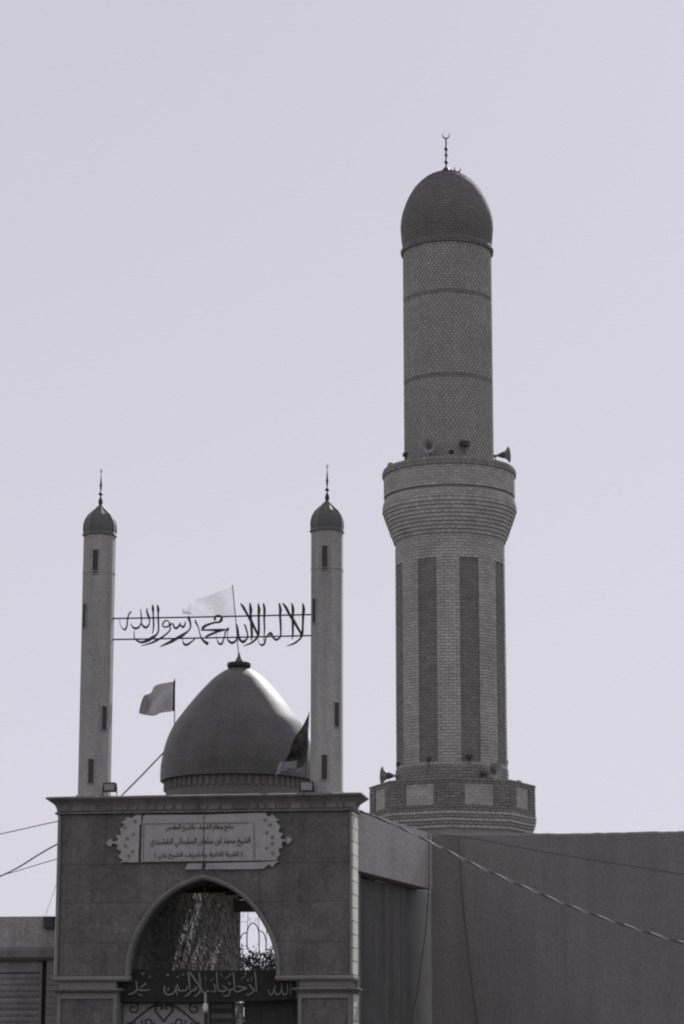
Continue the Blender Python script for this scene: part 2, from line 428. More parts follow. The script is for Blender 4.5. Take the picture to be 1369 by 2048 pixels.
mid_l = [c1(*p) for p in ((815, 1065), (835, 340), (860, 180), (890, 150))] + [(408.5, 1630.0), (408.0, 1722.5)]
mid_r = [(409.8, 1722.5), (410.2, 1630.0)] + [c2(*p) for p in ((430, 125), (485, 130), (520, 200), (580, 210), (625, 155), (680, 200), (710, 240), (800, 290), (715, 320), (760, 375), (830, 445), (785, 490), (780, 560), (880, 605), (820, 680), (825, 715), (945, 735), (970, 670), (1040, 690), (1095, 740), (1050, 790), (1020, 830), (965, 830), (940, 765), (860, 790), (845, 850), (870, 925), (785, 940), (780, 1020), (825, 1065), (740, 1160), (745, 1205), (300, 1212))]
bot_l = [(371, 1739.5), (377, 1727), (405.5, 1726.5), (404.5, 1739)]
bot_r = [(412, 1739), (414, 1726.5)] + [c2(*p) for p in ((300, 1250), (520, 1235), (790, 1222), (690, 1290), (635, 1365), (565, 1300), (500, 1345), (440, 1400), (200, 1410))]
for poly, nm, d in ((left_end, 'plaque_end', .0), (mid_l, 'plaque_panel', .001), (mid_r, 'plaque_panel', .0), (bot_l, 'plaque_strip', .0), (bot_r, 'plaque_strip', .001)):
    m = MB(); q = [pl(*p) for p in poly]
    area = sum(a[0] * b[1] - b[0] * a[1] for a, b in zip(q, q[1:] + q[:1]))
    if area > 0: pass
    else: q.reverse()
    m.prism(q, -0.03 - d, 0.0); m.build(nm, M['plaque'], plq)
# raised border of the panel
for (a, b) in (((288, 1648), (500, 1646)), ((289, 1649), (288, 1721)), ((509, 1645), (510, 1719))):
    p, q = pl(*a), pl(*b); m = MB()
    dx, dz = q[0] - p[0], q[1] - p[1]; ln = sqrt(dx * dx + dz * dz); nx, nz = -dz / ln * .008, dx / ln * .008
    poly = [(p[0] - nx, p[1] - nz), (q[0] - nx, q[1] - nz), (q[0] + nx, q[1] + nz), (p[0] + nx, p[1] + nz)]
    m.prism(poly, -.038, -.028); m.build('plaque_border', M['trim'], plq)
# carved rosettes on the scalloped ends
for c, pts in ((c1, ((700, 275), (545, 615), (660, 530), (510, 750), (650, 860), (500, 400), (580, 950))), (c2, ((475, 295), (510, 580), (640, 690), (640, 820), (510, 930), (640, 1050), (590, 400)))):
    for p in pts:
        q = pl(*c(*p)); m = MB(); prof = [(0.028, 0), (0.022, .006), (.012, .003), (0.0, .007)]
        m.lathe(prof, 10); m.build('rosette', M['trim'], plq, loc=(q[0], -.031, q[1]), rot=(pi / 2, 0, 0))

# Arabic lettering helper: joins letters into their connected forms, then lays them right to left
FORMS = {'ا': (0xFE8D, 2), 'آ': (0xFE81, 2), 'ب': (0xFE8F, 4), 'ة': (0xFE93, 2), 'ت': (0xFE95, 4), 'ث': (0xFE99, 4), 'ج': (0xFE9D, 4), 'ح': (0xFEA1, 4), 'خ': (0xFEA5, 4),
         'د': (0xFEA9, 2), 'ر': (0xFEAD, 2), 'س': (0xFEB1, 4), 'ش': (0xFEB5, 4), 'ع': (0xFEC9, 4), 'ف': (0xFED1, 4), 'ق': (0xFED5, 4),
         'ل': (0xFEDD, 4), 'م': (0xFEE1, 4), 'ن': (0xFEE5, 4), 'ه': (0xFEE9, 4), 'و': (0xFEED, 2), 'ي': (0xFEF1, 4)}
def shape(text):
    out = []
    for i, ch in enumerate(text):
        if ch not in FORMS: out.append(ch); continue
        base, k = FORMS[ch]
        prev = text[i - 1] if i else ' '; nxt = text[i + 1] if i + 1 < len(text) else ' '
        jp = prev in FORMS and FORMS[prev][1] == 4; jn = k == 4 and nxt in FORMS
        out.append(chr(base + (3 if jp and jn else 2 if jn else 1 if jp else 0)))
    return ''.join({'(': ')', ')': '('}.get(c, c) for c in reversed(out))
def letters(name, text, parent, x0, x1, z, h, y, material, thick=.004):
    cu = bpy.data.curves.new(name, 'FONT'); cu.body = shape(text); cu.size = 1.0; cu.extrude = 0.02; cu.resolution_u = 2
    cu.offset = 0.012
    tmp = bpy.data.objects.new(name, cu); COL.objects.link(tmp)
    me = bpy.data.meshes.new_from_object(tmp.evaluated_get(bpy.context.evaluated_depsgraph_get()))
    bpy.data.objects.remove(tmp)
    xs = [v.co.x for v in me.vertices]; ys = [v.co.y for v in me.vertices]
    ax, bx, ay, by = min(xs), max(xs), min(ys), max(ys)
    for v in me.vertices:
        X = x0 + (v.co.x - ax) / (bx - ax) * (x1 - x0); Z = z + ((v.co.y - ay) / (by - ay) - .5) * h
        v.co = (X, y - (thick if v.co.z > 0 else -thick), Z)
    me.materials.clear(); me.materials.append(material)
    return link(name, me, parent)
for text, (ax, ay), (bx, by), hpx in (('جامع ومقام الشريف والشيخ المقدس', (333, 1657), (468, 1655), 15),
                                      ('الشيخ محمد ابن سلمان السليماني النقشبندي', (302, 1687), (502, 1683), 19),
                                      ('( القرية الثانية والشريف الشيخ ولي )', (310, 1712.5), (486, 1710), 14)):
    p, q = pl(ax, ay), pl(bx, by)
    o = letters('inscription_line', text, plq, p[0], q[0], (p[1] + q[1]) / 2, hpx / 140.0, -.034, M['ink'])

# ------------------------------------------------------------------ small minarets on the gate
SD = 0.33
def small_minaret(px0, px1, top, slots, label):
    """px at the foot of the shaft's left and right edge"""
    b0 = GL((px0 + px1) / 2, 1590, SD); zt = GL((px0 + px1) / 2 + (6 if px0 < 300 else 0), top, SD).z
    z0 = zRoof
    t = thing('small_minaret', label, 'minaret', GW((b0.x, SD, z0)), -GA, 'small minarets on the gateway')
    R = 0.222 / cos(pi / 8); H = zt - z0; a0 = pi / 8
    m = MB(); m.lathe([(R + .03, 0), (R + .03, .05), (R, .06), (R, H)], 8, a0=a0); m.build('shaft', M['plaster'], t)
    # hairline plaster joint and slots; faces are numbered from the front one
    m = MB(); m.lathe([(R + .004, H - .62), (R + .007, H - .615), (R + .007, H - .605), (R + .004, H - .60)], 8, a0=a0); m.build('joint_band', M['plaster'], t)
    ap = R * cos(pi / 8)
    zsl = [GL((px0 + px1) / 2, q, SD - .2).z - z0 for q in slots]
    for zc, face in ((zsl[0], 0), (zsl[1], -1), (zsl[2], 1), (zsl[3], 0), (H - 3.0, 4), (H - 1.0, 4), (H - 1.9, -3)):
        ang = -pi / 2 + face * pi / 4
        ax = Vector((-sin(ang), cos(ang), 0)); ay = Vector((cos(ang), sin(ang), 0)); az = Vector((0, 0, 1))
        fr = MB(); c = ay * ap + az * zc
        # recess shade painted as a flat dark patch inside four raised reveals
        fr.obox(c + ay * .003, ax, ay, az, .043, .003, .176)
        s = fr.build('slot', M['slot'], t)
        for sx in (-1, 1):
            r = MB(); r.obox(c + ay * .006 + ax * sx * .047, ax, ay, az, .006, .010, .187); r.build('slot_edge', M['plaster'], s)
        for sz in (-1, 1):
            r = MB(); r.obox(c + ay * .006 + az * sz * .182, ax, ay, az, .039, .009, .006); r.build('slot_edge', M['plaster'], s)
    # ribbed onion cap
    prof = [(R * .99, -.05), (R * 1.11, -.045), (R * 1.02, .0), (R * 1.04, .06), (R * 1.02, .13), (R * .93, .20), (R * .77, .265), (R * .56, .315), (R * .33, .365), (R * .15, .41), (R * .09, .44)]
    m = MB(); m.lathe([(r, H + z) for r, z in prof], 8, a0=a0); cap = m.build('onion_cap', M['sheet'], t)
    for k in range(8):
        a = a0 + k * pi / 4; m = MB()
        m.tube([(r * cos(a), r * sin(a), H + z) for r, z in prof[2:-1]], .006, 5); m.build('cap_seam', M['sheet'], cap)
    m = MB()
    fp = [(.012, .43), (.03, .45), (.034, .475), (.03, .50), (.014, .545), (.008, .565), (.012, .575), (.03, .585), (.033, .60), (.026, .612), (.009, .63), (.008, .665), (.016, .675), (.012, .70), (.02, .715), (.019, .735), (.012, .78), (.008, .85), (.005, .875), (.004, .985), (0.0, .99)]
    m.lathe([(r, H + z) for r, z in fp], 12); fin = m.build('finial', M['iron'], t, smooth=True)
    m = MB(); m.tube([(.014 * cos(a) * 1.2, 0, H + .955 + .022 * sin(a)) for a in [radians(d) for d in range(-230, 51, 28)]], [.002, .003, .004, .005, .006, .006, .005, .004, .003, .002, .002][:len(range(-230, 51, 28))], 5)
    m.build('crescent', M['iron'], fin)
    return t, b0
smL, bL = small_minaret(157, 221, 1067, (1124, 1230, 1436, 1543), 'small pale octagonal minaret on the left corner of the gateway')
smR, bR = small_minaret(623, 685, 1059, (1116, 1220, 1429, 1535), 'small pale octagonal minaret on the right corner of the gateway, nearest the tall brick minaret')

# ------------------------------------------------------------------ calligraphy between them
def ribbon(pts, closed=False):
    """pts (x, z, width) -> outline polygon pieces as quads"""
    sp = spline(pts, 5); n = len(sp); lft = []; rgt = []
    for i, (x, z, w) in enumerate(sp):
        a = sp[max(i - 1, 0)]; b = sp[min(i + 1, n - 1)]
        dx, dz = b[0] - a[0], b[1] - a[1]; q = sqrt(dx * dx + dz * dz) or 1
        nx, nz = -dz / q, dx / q; w = max(w, .004) / 2
        lft.append((x + nx * w, z + nz * w)); rgt.append((x - nx * w, z - nz * w))
    return lft, rgt
def stroke_mesh(pts, y0, y1):
    lft, rgt = ribbon(pts); n = len(lft); m = MB()
    vs = []
    for y in (y0, y1):
        vs += [(x, y, z) for x, z in lft] + [(x, y, z) for x, z in rgt]
    fs = []
    for i in range(n - 1):
        fs.append((i, n + i, n + i + 1, i + 1)); o = 2 * n
        fs.append((o + i, o + i + 1, o + n + i + 1, o + n + i))
        fs.append((i, i + 1, o + i + 1, o + i)); fs.append((n + i, o + n + i, o + n + i + 1, n + i + 1))
    fs.append((0, 2 * n, 3 * n, n)); fs.append((n - 1, 2 * n - 1, 4 * n - 1, 3 * n - 1))
    m.add(vs, fs); return m
cal = thing('calligraphy_sign', 'dark iron Arabic calligraphy on two bars between the small minarets', 'sign', GW((xc, SD, zRoof)), -GA)
def cl(px, py):
    v = GL(px, py, SD); return (v.x - xc, v.z - zRoof)
W1 = (crop(230, 1195, 9.779), 9.779); W2 = (crop(360, 1195, 9.779), 9.779); W3 = (crop(480, 1195, 9.127), 9.127)
STROKES = [
 (W1, [(100,430,8),(115,540,8),(160,610,25),(205,630,40),(240,570,30),(255,450,28),(275,350,28),(325,275,30)]),
 (W1, [(325,510,10),(345,570,30),(410,610,48),(480,580,35),(520,500,22),(525,400,28),(510,230,14)]),
 (W1, [(525,500,25),(560,560,40),(610,590,50),(665,555,30),(685,470,22),(670,380,45),(640,300,40),(635,215,20)]),
 (W1, [(745,145,20),(752,230,55),(757,300,30),(760,400,32),(765,560,30),(745,720,12)]),
 (W1, [(840,145,20),(855,230,55),(855,320,30),(858,450,35),(862,640,28),(820,730,35),(740,790,60),(640,850,55),(520,880,45),(430,840,35),(390,780,20),(385,650,8)]),
 (W1, [(1090,520,30),(1040,460,25),(990,460,30),(945,520,30),(955,575,30),(1010,580,35),(1075,560,30)]),
 (W1, [(1085,540,28),(1080,650,28),(960,760,35),(830,840,45),(700,900,35),(520,950,10)]),
 (W1, [(1060,540,40),(1140,520,30),(1170,590,40),(1210,605,45),(1260,560,35),(1290,500,25)]),
 (W1, [(1280,520,30),(1310,570,40),(1345,580,45),(1375,540,30),(1390,470,15)]),
 (W2, [(165,375,60),(200,460,45),(218,570,28),(170,660,28),(60,740,60),(-20,785,55),(-170,870,60),(-380,965,12)]),
 (W2, [(65,780,8),(65,850,15),(90,910,45),(140,930,50),(220,880,35),(330,785,15)]),
 (W2, [(310,440,20),(320,490,40),(365,580,25),(390,680,20),(420,780,30),(470,850,50),(560,915,75)]),
 (W2, [(690,450,50),(700,380,40),(760,355,28),(820,380,40),(815,450,60),(760,490,40),(700,490,40),(600,520,40),(500,560,55),(440,620,60)]),
 (W2, [(420,640,30),(560,640,35),(720,640,50),(900,630,30)]),
 (W2, [(880,640,25),(730,680,40),(600,730,45),(510,775,30)]),
 (W2, [(715,720,8),(730,820,12),(770,900,40),(815,915,45),(850,860,30),(880,760,25),(905,660,30),(960,600,45)]),
 (W2, [(960,600,40),(940,690,12),(935,800,20),(970,860,45),(1030,890,55),(1100,850,35),(1125,780,30)]),
 (W2, [(1115,530,35),(1135,640,50),(1155,780,55),(1200,850,55),(1250,870,60),(1310,820,35),(1335,760,28),(1300,600,35),(1268,530,30)]),
 (W3, [(20,110,20),(75,190,55),(130,290,45),(190,390,60),(260,530,50),(320,650,45),(340,700,40)]),
 (W3, [(190,105,25),(205,220,60),(205,320,45),(215,500,45),(225,680,45),(215,790,12)]),
 (W3, [(340,110,20),(355,220,60),(350,350,45),(352,560,45),(345,680,45),(300,760,40),(200,840,35),(60,890,8)]),
 (W3, [(435,110,30),(455,220,50),(450,400,35),(455,600,30),(440,800,10)]),
 (W3, [(335,760,8),(360,840,15),(410,875,40),(455,840,35),(480,750,25),(510,700,25),(565,660,60),(600,700,40)]),
 (W3, [(725,110,30),(745,220,55),(740,330,45),(750,500,40),(752,690,30),(720,750,30),(665,775,45),(610,730,35),(580,680,30)]),
 (W3, [(790,110,25),(850,190,55),(910,310,50),(970,400,60),(1040,520,55),(1115,650,45),(1130,690,50)]),
 (W3, [(955,105,25),(975,220,60),(970,330,45),(970,450,45),(972,650,40),(960,770,10)]),
 (W3, [(1155,110,25),(1170,220,60),(1160,330,50),(1155,500,40),(1145,660,45),(1110,750,35),(1000,840,35),(860,890,8)]),
]
for i, ((fn, sc), pts) in enumerate(STROKES):
    q = []
    for x, y, w in pts:
        X, Z = cl(*fn(x, y)); q.append((X, Z, max(w * 0.92, 9) / sc / 134.0))
    off = (i % 5) * 0.0022
    m = stroke_mesh(q, -0.022 - off, -0.010 + off * .3); m.build('letter', M['iron'], cal)
for ya, yb in ((1237, 1229), (1279, 1271)):
    a, b = cl(226, ya), cl(624, yb); m = MB()
    m.tube([(a[0], .004, a[1]), ((a[0] + b[0]) / 2, .004, (a[1] + b[1]) / 2 - .004), (b[0], .004, b[1])], .0115, 8); m.build('bar', M['iron'], cal)

# ------------------------------------------------------------------ dome on the gate roof
DD = 3.2
dc = GL(476.3, 1565, DD)
def dz(py): return GL(475.5, py, DD).z
def dr(py, hw):
    p = GW(GL(475.5, py, DD)); return hw / F * (p.y * ct + (p.z - EYE) * st)
roof_z = zRoof - .16
dome = thing('dome', 'dark pointed dome with a glinting right side on the gateway roof', 'dome', GW((dc.x, DD, roof_z)), -GA)
prof = [(1564, 155), (1553, 155.3), (1534, 154.5), (1518, 152), (1503, 149), (1487, 144.5), (1472, 139), (1449, 127.5), (1425, 110), (1403.6, 93), (1383, 75.5), (1364, 57.5), (1354, 46.5), (1345, 34), (1339, 23), (1335, 18)]
pr = spline([(dr(y, h), dz(y) - roof_z) for y, h in prof], 4)
m = MB(); m.lathe([(pr[0][0] - .05, pr[0][1] - .004)] + pr, 112, cap=False); shell = m.build('shell', M['dome'], dome, smooth=True)
# tile courses pressed into the shell by its material
t_ = M['dome'].node_tree; nn = t_.nodes; ll = t_.links.new
tc = nn.new('ShaderNodeTexCoord'); sp_ = nn.new('ShaderNodeSeparateXYZ'); ll(tc.outputs['Object'], sp_.inputs[0])
at_ = nn.new('ShaderNodeMath'); at_.operation = 'ARCTAN2'; ll(sp_.outputs[1], at_.inputs[0]); ll(sp_.outputs[0], at_.inputs[1])
cb = nn.new('ShaderNodeCombineXYZ'); ll(at_.outputs[0], cb.inputs[0]); ll(sp_.outputs[2], cb.inputs[1])
bk = nn.new('ShaderNodeTexBrick'); bk.inputs['Scale'].default_value = 1.0; bk.inputs['Brick Width'].default_value = .09; bk.inputs['Row Height'].default_value = .05
bk.inputs['Mortar Size'].default_value = .004; bk.inputs['Color1'].default_value = (1, 1, 1, 1); bk.inputs['Color2'].default_value = (.55, .55, .55, 1); bk.inputs['Mortar'].default_value = (0, 0, 0, 1)
ll(cb.outputs[0], bk.inputs['Vector'])
b2 = nn.new('ShaderNodeBump'); b2.inputs['Strength'].default_value = .42; b2.inputs['Distance'].default_value = .014
ll(bk.outputs['Color'], b2.inputs['Height'])
bsrc = nn['Principled BSDF'].inputs['Base Color'].links[0].from_socket
bmr = nn.new('ShaderNodeMapRange'); bmr.inputs[3].default_value = .80; bmr.inputs[4].default_value = 1.06; ll(bk.outputs['Color'], bmr.inputs[0])
bvm = nn.new('ShaderNodeVectorMath'); bvm.operation = 'SCALE'; ll(bsrc, bvm.inputs[0]); ll(bmr.outputs[0], bvm.inputs['Scale']); ll(bvm.outputs[0], nn['Principled BSDF'].inputs['Base Color'])
old = nn['Principled BSDF'].inputs['Normal'].links[0].from_socket; ll(old, b2.inputs['Normal']); ll(b2.outputs[0], nn['Principled BSDF'].inputs['Normal'])
# drum with ribs
rd = dr(1575, 144); zd1 = pr[0][1] - .004
m = MB(); m.lathe([(rd, 0), (rd, zd1 + .06)], 80); drum = m.build('drum', M['dome_brick'], dome)
rb = MB(); rb.lathe([(.028, -.15), (.03, -.14), (.03, -.01), (.026, -.002)], 8); rbm = rb.mesh('rib', M['dome_brick'], True)
NR = 66
for k in range(NR):
    a = 2 * pi * k / NR; link('rib', rbm, dome, (rd * cos(a) * 1.004, rd * sin(a) * 1.004, zd1), (0, 0, a))
zt = pr[-1][1]
m = MB(); q = dr(1330, 1)
m.lathe([(q * 17, zt - .015), (q * 22, zt - .008), (q * 23.5, zt + .008), (q * 23.8, zt + .05), (q * 22.5, zt + .072), (q * 18, zt + .078), (q * 9, zt + .082)], 32); m.build('top_ring', M['iron'], dome, smooth=True)
m = MB(); m.lathe([(q * 9, zt + .08), (q * 7.5, zt + .11), (q * 5.5, zt + .135), (q * 3, zt + .175), (q * 2, zt + .215), (q * .8, zt + .235)], 20); m.build('top_cone', M['sheet'], dome, smooth=True)
zcone = zt + .235 + roof_z

# ------------------------------------------------------------------ flags
def flag_patch(top, bot, ny, ripple, phase, solid=.003, wob=0.0, mid=None):
    """top, bot: lists of (x, z); returns a rippling closed sheet"""
    top = spline(top, 6); bot = spline(bot, 6); nx = len(top); m = MB(); vs = []
    for j in range(ny + 1):
        t = j / ny
        for i in range(nx):
            s = i / (nx - 1)
            x = top[i][0] * (1 - t) + bot[i][0] * t; z = top[i][1] * (1 - t) + bot[i][1] * t
            y = ripple * s * sin(phase + s * 7.5 + t * 1.6) + ripple * .4 * s * sin(2.1 * phase + s * 15 - t * 3)
            vs.append((x, y, z))
    o = len(vs); vs += [(x, y + solid, z) for x, y, z in vs]
    fs = []
    for j in range(ny):
        for i in range(nx - 1):
            a = j * nx + i; fs.append((a, a + nx, a + nx + 1, a + 1)); fs.append((o + a, o + a + 1, o + a + nx + 1, o + a + nx))
    for i in range(nx - 1):
        fs.append((i, i + 1, o + i + 1, o + i)); b = ny * nx; fs.append((b + i, o + b + i, o + b + i + 1, b + i + 1))
    for j in range(ny):
        a = j * nx; fs.append((a, o + a, o + a + nx, a + nx)); b = a + nx - 1; fs.append((b, b + nx, o + b + nx, o + b))
    m.add(vs, fs); return m
def flag(label, d, foot_px, foot_z, top_px, tops, bots, material, ripple, phase, pole_r, group='flags on the gateway roof', sleeve=None):
    f = GL(foot_px[0], foot_px[1], d); f.z = foot_z
    t = thing('flag', label, 'flag', GW(f), -GA, group)
    def lo(p):
        v = GL(p[0], p[1], d); return (v.x - f.x, v.z - foot_z)
    tp = lo(top_px); m = MB(); m.tube([(0, 0, 0), (tp[0] * .5 + .004, 0, tp[1] * .5), (tp[0], 0, tp[1])], pole_r, 8); m.build('pole', M['iron'], t)
    m = flag_patch([lo(p) for p in tops], [lo(p) for p in bots], 12, ripple, phase); c = m.build('cloth', material, t, smooth=True)
    if sleeve:
        a, b = lo(sleeve[0]), lo(sleeve[1]); m = MB(); m.tube([(a[0], 0, a[1]), (b[0], 0, b[1])], .017, 8); m.build('sleeve', M['banner'], t)
    return t, lo
flag('sheer white flag flying from the pole on top of the dome', DD, (477.3, 1309), zcone - .02, (465.5, 1170),
     [(466, 1173), (440, 1182), (405, 1197), (380, 1209), (360, 1213)], [(471, 1233), (447, 1236), (420, 1236), (392, 1229), (362, 1227)], M['flag_white'], .20, .5, .0075)
flag('pale grey flag flying left of the dome', 4.25, (349.5, 1500), roof_z, (350, 1358),
     [(349, 1363), (327, 1367), (305, 1378), (288, 1390)], [(347.5, 1422), (325, 1426.5), (300, 1430), (281, 1428)], M['flag_grey'], .17, 1.4, .0085, sleeve=((349.3, 1362), (347.8, 1422)))
ft, flo = flag('dark patterned flag drooping between the dome and the right small minaret', 1.5, (607, 1590), roof_z, (618.5, 1424),
     [(618, 1427), (606, 1452), (594, 1475), (578, 1500), (563, 1523), (556, 1545)], [(618, 1430), (617, 1457), (615, 1482), (612.5, 1505), (611, 1526), (606, 1549)], M['flag_dark'], .26, 2.2, .007)
m = flag_patch([flo(p) for p in ((599, 1524), (585, 1527), (566, 1529), (556, 1549))], [flo(p) for p in ((597, 1540), (580, 1544), (566, 1548), (554, 1555))], 8, .05, .8)
m.build('pale_hem', M['flag_patch'], ft, smooth=True, loc=(0, -.22, 0))

# leaning stay from the roof edge to the dome
a = GW(GL(231, 1592, .55)); a.z = zRoof - .02
b = GW(GL(327, 1506, 2.6)); t = thing('stay_pole', 'thin leaning pole from the cornice up to the left side of the dome', 'pole', a)
m = MB(); m.tube([(0, 0, 0), tuple((b - a) * .5 - Vector((0, 0, .008))), tuple(b - a)], .011, 8); m.build('pole', M['iron'], t)

# floodlights on the cornice
def floodlight(px0, px1, py0, py1, label, mid_col):
    c0 = GL(px0, py1, -.02); c1 = GL(px1, py0, -.02)
    w = abs(c1.x - c0.x); h = abs(c1.z - c0.z)
    t = thing('floodlight', label, 'floodlight', GW(((c0.x + c1.x) / 2, -.02, zRoof)), -GA + .05, 'floodlights on the cornice')
    zc = (c0.z + c1.z) / 2 - zRoof
    m = MB(); m.loft_rect([(-w / 2, w / 2, -.03, .05, zc - h / 2), (-w / 2, w / 2, -.035, .06, zc + h / 2 - .01), (-w / 2 + .01, w / 2 - .01, -.03, .05, zc + h / 2)]); m.build('housing', M['lampbody'], t)
    m = MB(); m.box((-w / 2 + .022, -.040, zc - h / 2 + .022), (w / 2 - .022, -.033, zc + h / 2 - .024)); m.build('glass', mid_col, t)
    m = MB(); m.box((-w / 2 - .012, -.006, -.01), (-w / 2 - .002, .02, zc + .01)); m.box((w / 2 + .002, -.006, -.01), (w / 2 + .012, .02, zc + .01)); m.box((-w / 2 - .012, -.006, -.02), (w / 2 + .012, .02, -.009)); m.build('bracket', M['lampbody'], t)
floodlight(207, 233, 1565, 1584, 'small square floodlight at the foot of the left small minaret', M['lampglass'])
floodlight(600, 628, 1562, 1584, 'small square floodlight with dark rim at the foot of the right small minaret', M['lampglass'])

# ------------------------------------------------------------------ black banner across the arch
bn0 = GL(236, 1938, .12); bn1 = GL(600, 2003, .12)
ban = thing('banner', 'black cloth banner with grey Arabic lettering stretched across the archway', 'banner', GW((xc, .12, zS - .42)), -GA)
bz = zS - .42
m = MB(); vs = []; fs = []; nx = 40
def bp(px, py): v = GL(px, py, .10); return (v.x - xc, v.z - bz)
ul, ur, ll_, lr = bp(241, 1938), bp(592, 1940), bp(241, 2004), bp(592, 1999)
for i in range(nx + 1):
    s = i / nx; y = .006 * sin(s * 23) + .004 * sin(s * 51); sag = -.02 * sin(pi * s)
    vs += [(ul[0] + (ur[0] - ul[0]) * s, y, ul[1] + (ur[1] - ul[1]) * s + sag * .5), (ll_[0] + (lr[0] - ll_[0]) * s, y + .004, ll_[1] + (lr[1] - ll_[1]) * s + sag)]
for i in range(nx): fs.append((2 * i, 2 * i + 1, 2 * i + 3, 2 * i + 2))
o = len(vs); vs += [(x, y + .004, z) for x, y, z in vs]; fs += [tuple(q + o for q in reversed(f)) for f in fs]
m.add(vs, fs); m.build('cloth', M['banner'], ban, smooth=True)
for e in (ul, ur, ll_, lr):
    sx = -1 if e[0] < 0 else 1
    m = MB(); m.tube([(e[0], 0, e[1]), (e[0] + sx * .12, .15, e[1] + .02)], .006, 6); m.build('tie', M['wire'], ban)
B6 = (crop(240, 1930, 7.606), 7.606); B7 = (crop(400, 1930, 6.519), 6.519)
BST = [
 (B6, [(130,450,25),(200,425,25),(260,370,22),(245,240,22)]), (B6, [(260,370,25),(350,385,25),(455,375,18)]), (B6, [(310,350,20),(360,310,25),(395,280,45)]), (B6, [(280,440,15),(340,470,22)]),
 (B6, [(330,110,18),(345,150,15)]), (B6, [(340,150,12),(385,115,12)]), (B6, [(455,160,18),(455,200,16)]),
 (B6, [(685,320,25),(675,390,25),(720,450,25),(790,440,25),(845,390,25),(855,340,25),(885,290,20)]), (B6, [(708,150,30),(745,155,30)]), (B6, [(718,370,30),(752,370,30)]), (B6, [(855,340,20),(870,460,18)]),
 (B6, [(890,330,18),(905,390,24),(950,390,24),(1010,380,22),(1030,320,20)]), (B6, [(865,180,20),(890,185,20)]), (B6, [(950,140,18),(980,150,18)]),
 (B6, [(1045,110,28),(1055,250,26),(1065,370,20)]), (B6, [(1165,330,40),(1150,370,30),(1080,400,26),(1030,460,24),(980,470,16)]),
 (B6, [(1065,110,22),(1120,190,28),(1190,290,28),(1225,370,26),(1180,450,22),(1120,475,14)]), (B6, [(1205,115,26),(1220,250,26),(1235,370,24),(1280,420,24),(1330,400,20),(1369,390,20)]),
 (B7, [(150,345,18),(210,345,18)]), (B7, [(185,250,18),(200,300,16),(210,350,14)]), (B7, [(60,160,10),(90,200,10)]), (B7, [(130,210,10),(190,170,12)]),
 (B7, [(218,90,20),(225,200,18),(240,320,18),(280,345,18),(330,330,18)]), (B7, [(290,270,16),(330,290,16),(350,320,18),(300,350,16),(280,320,14)]),
 (B7, [(400,310,24),(380,350,18),(390,380,18),(340,405,18),(300,385,14)]), (B7, [(435,95,18),(445,200,20),(450,300,20),(400,330,16)]),
 (B7, [(490,275,16),(560,290,20),(610,300,18),(540,330,20),(490,350,20),(450,330,18)]), (B7, [(372,240,28),(400,240,28)]), (B7, [(585,112,26),(605,108,26)]), (B7, [(612,195,26),(638,195,26)]),
 (B7, [(640,250,18),(680,300,20),(710,325,20),(660,375,20),(600,390,16)]), (B7, [(720,90,22),(730,200,22),(740,350,16)]),
 (B7, [(540,190,10),(600,130,12)]), (B7, [(330,190,10),(410,110,14)]), (B7, [(670,150,10),(680,215,10)]), (B7, [(260,100,10),(300,160,8)]),
 (B7, [(895,320,10),(905,370,16),(930,395,18),(955,350,16),(985,265,16)]), (B7, [(985,265,14),(975,330,14),(1000,385,20),(1040,370,18),(1065,320,16),(1070,230,14)]),
 (B7, [(1068,320,16),(1085,375,18),(1115,385,20),(1145,340,16),(1135,240,16)]), (B7, [(1185,220,16),(1185,380,14)]),
]
for i, ((fn, sc), pts) in enumerate(BST):
    q = []
    for x, y, w in pts:
        X, Z = bp(*fn(x, y)); q.append((X, Z, w / sc / 140.0))
    m = stroke_mesh(q, -.0125 - (i % 4) * .0009, -.0105 + (i % 4) * .0002); m.build('letter', M['banner_ink'], ban)

# ------------------------------------------------------------------ iron door leaf, post and bulb under the banner
dl0 = GL(243, 2005, .32); dl1 = GL(414, 2005, .32)
leaf = thing('door_leaf', 'iron door leaf with scrollwork over pale sheet under the banner', 'door', GW((dl0.x, .32, 0)), -GA)
dw = dl1.x - dl0.x; dh = GL(300, 2003, .32).z
m = MB(); m.box((.03, .012, .02), (dw - .03, .02, dh - .03)); m.build('sheet', M['gatesheet'], leaf)
for (a, b) in (((0, -.01, 0), (.03, .03, dh)), ((dw - .03, -.01, 0), (dw, .03, dh)), ((.031, -.01, dh - .03), (dw - .031, .03, dh)), ((.031, -.01, .0), (dw - .031, .03, .06)), ((.031, -.01, dh - .95), (dw - .031, .03, dh - .9))):
    m = MB(); m.box(a, b); m.build('frame_bar', M['iron'], leaf)
def scroll(c, r, a0, turns, sgn): return [(c[0] + sgn * r * (1 - .72 * k / 24) * cos(a0 + turns * 2 * pi * k / 24), 0, c[1] + r * (1 - .72 * k / 24) * sin(a0 + turns * 2 * pi * k / 24)) for k in range(25)]
mid = dw / 2
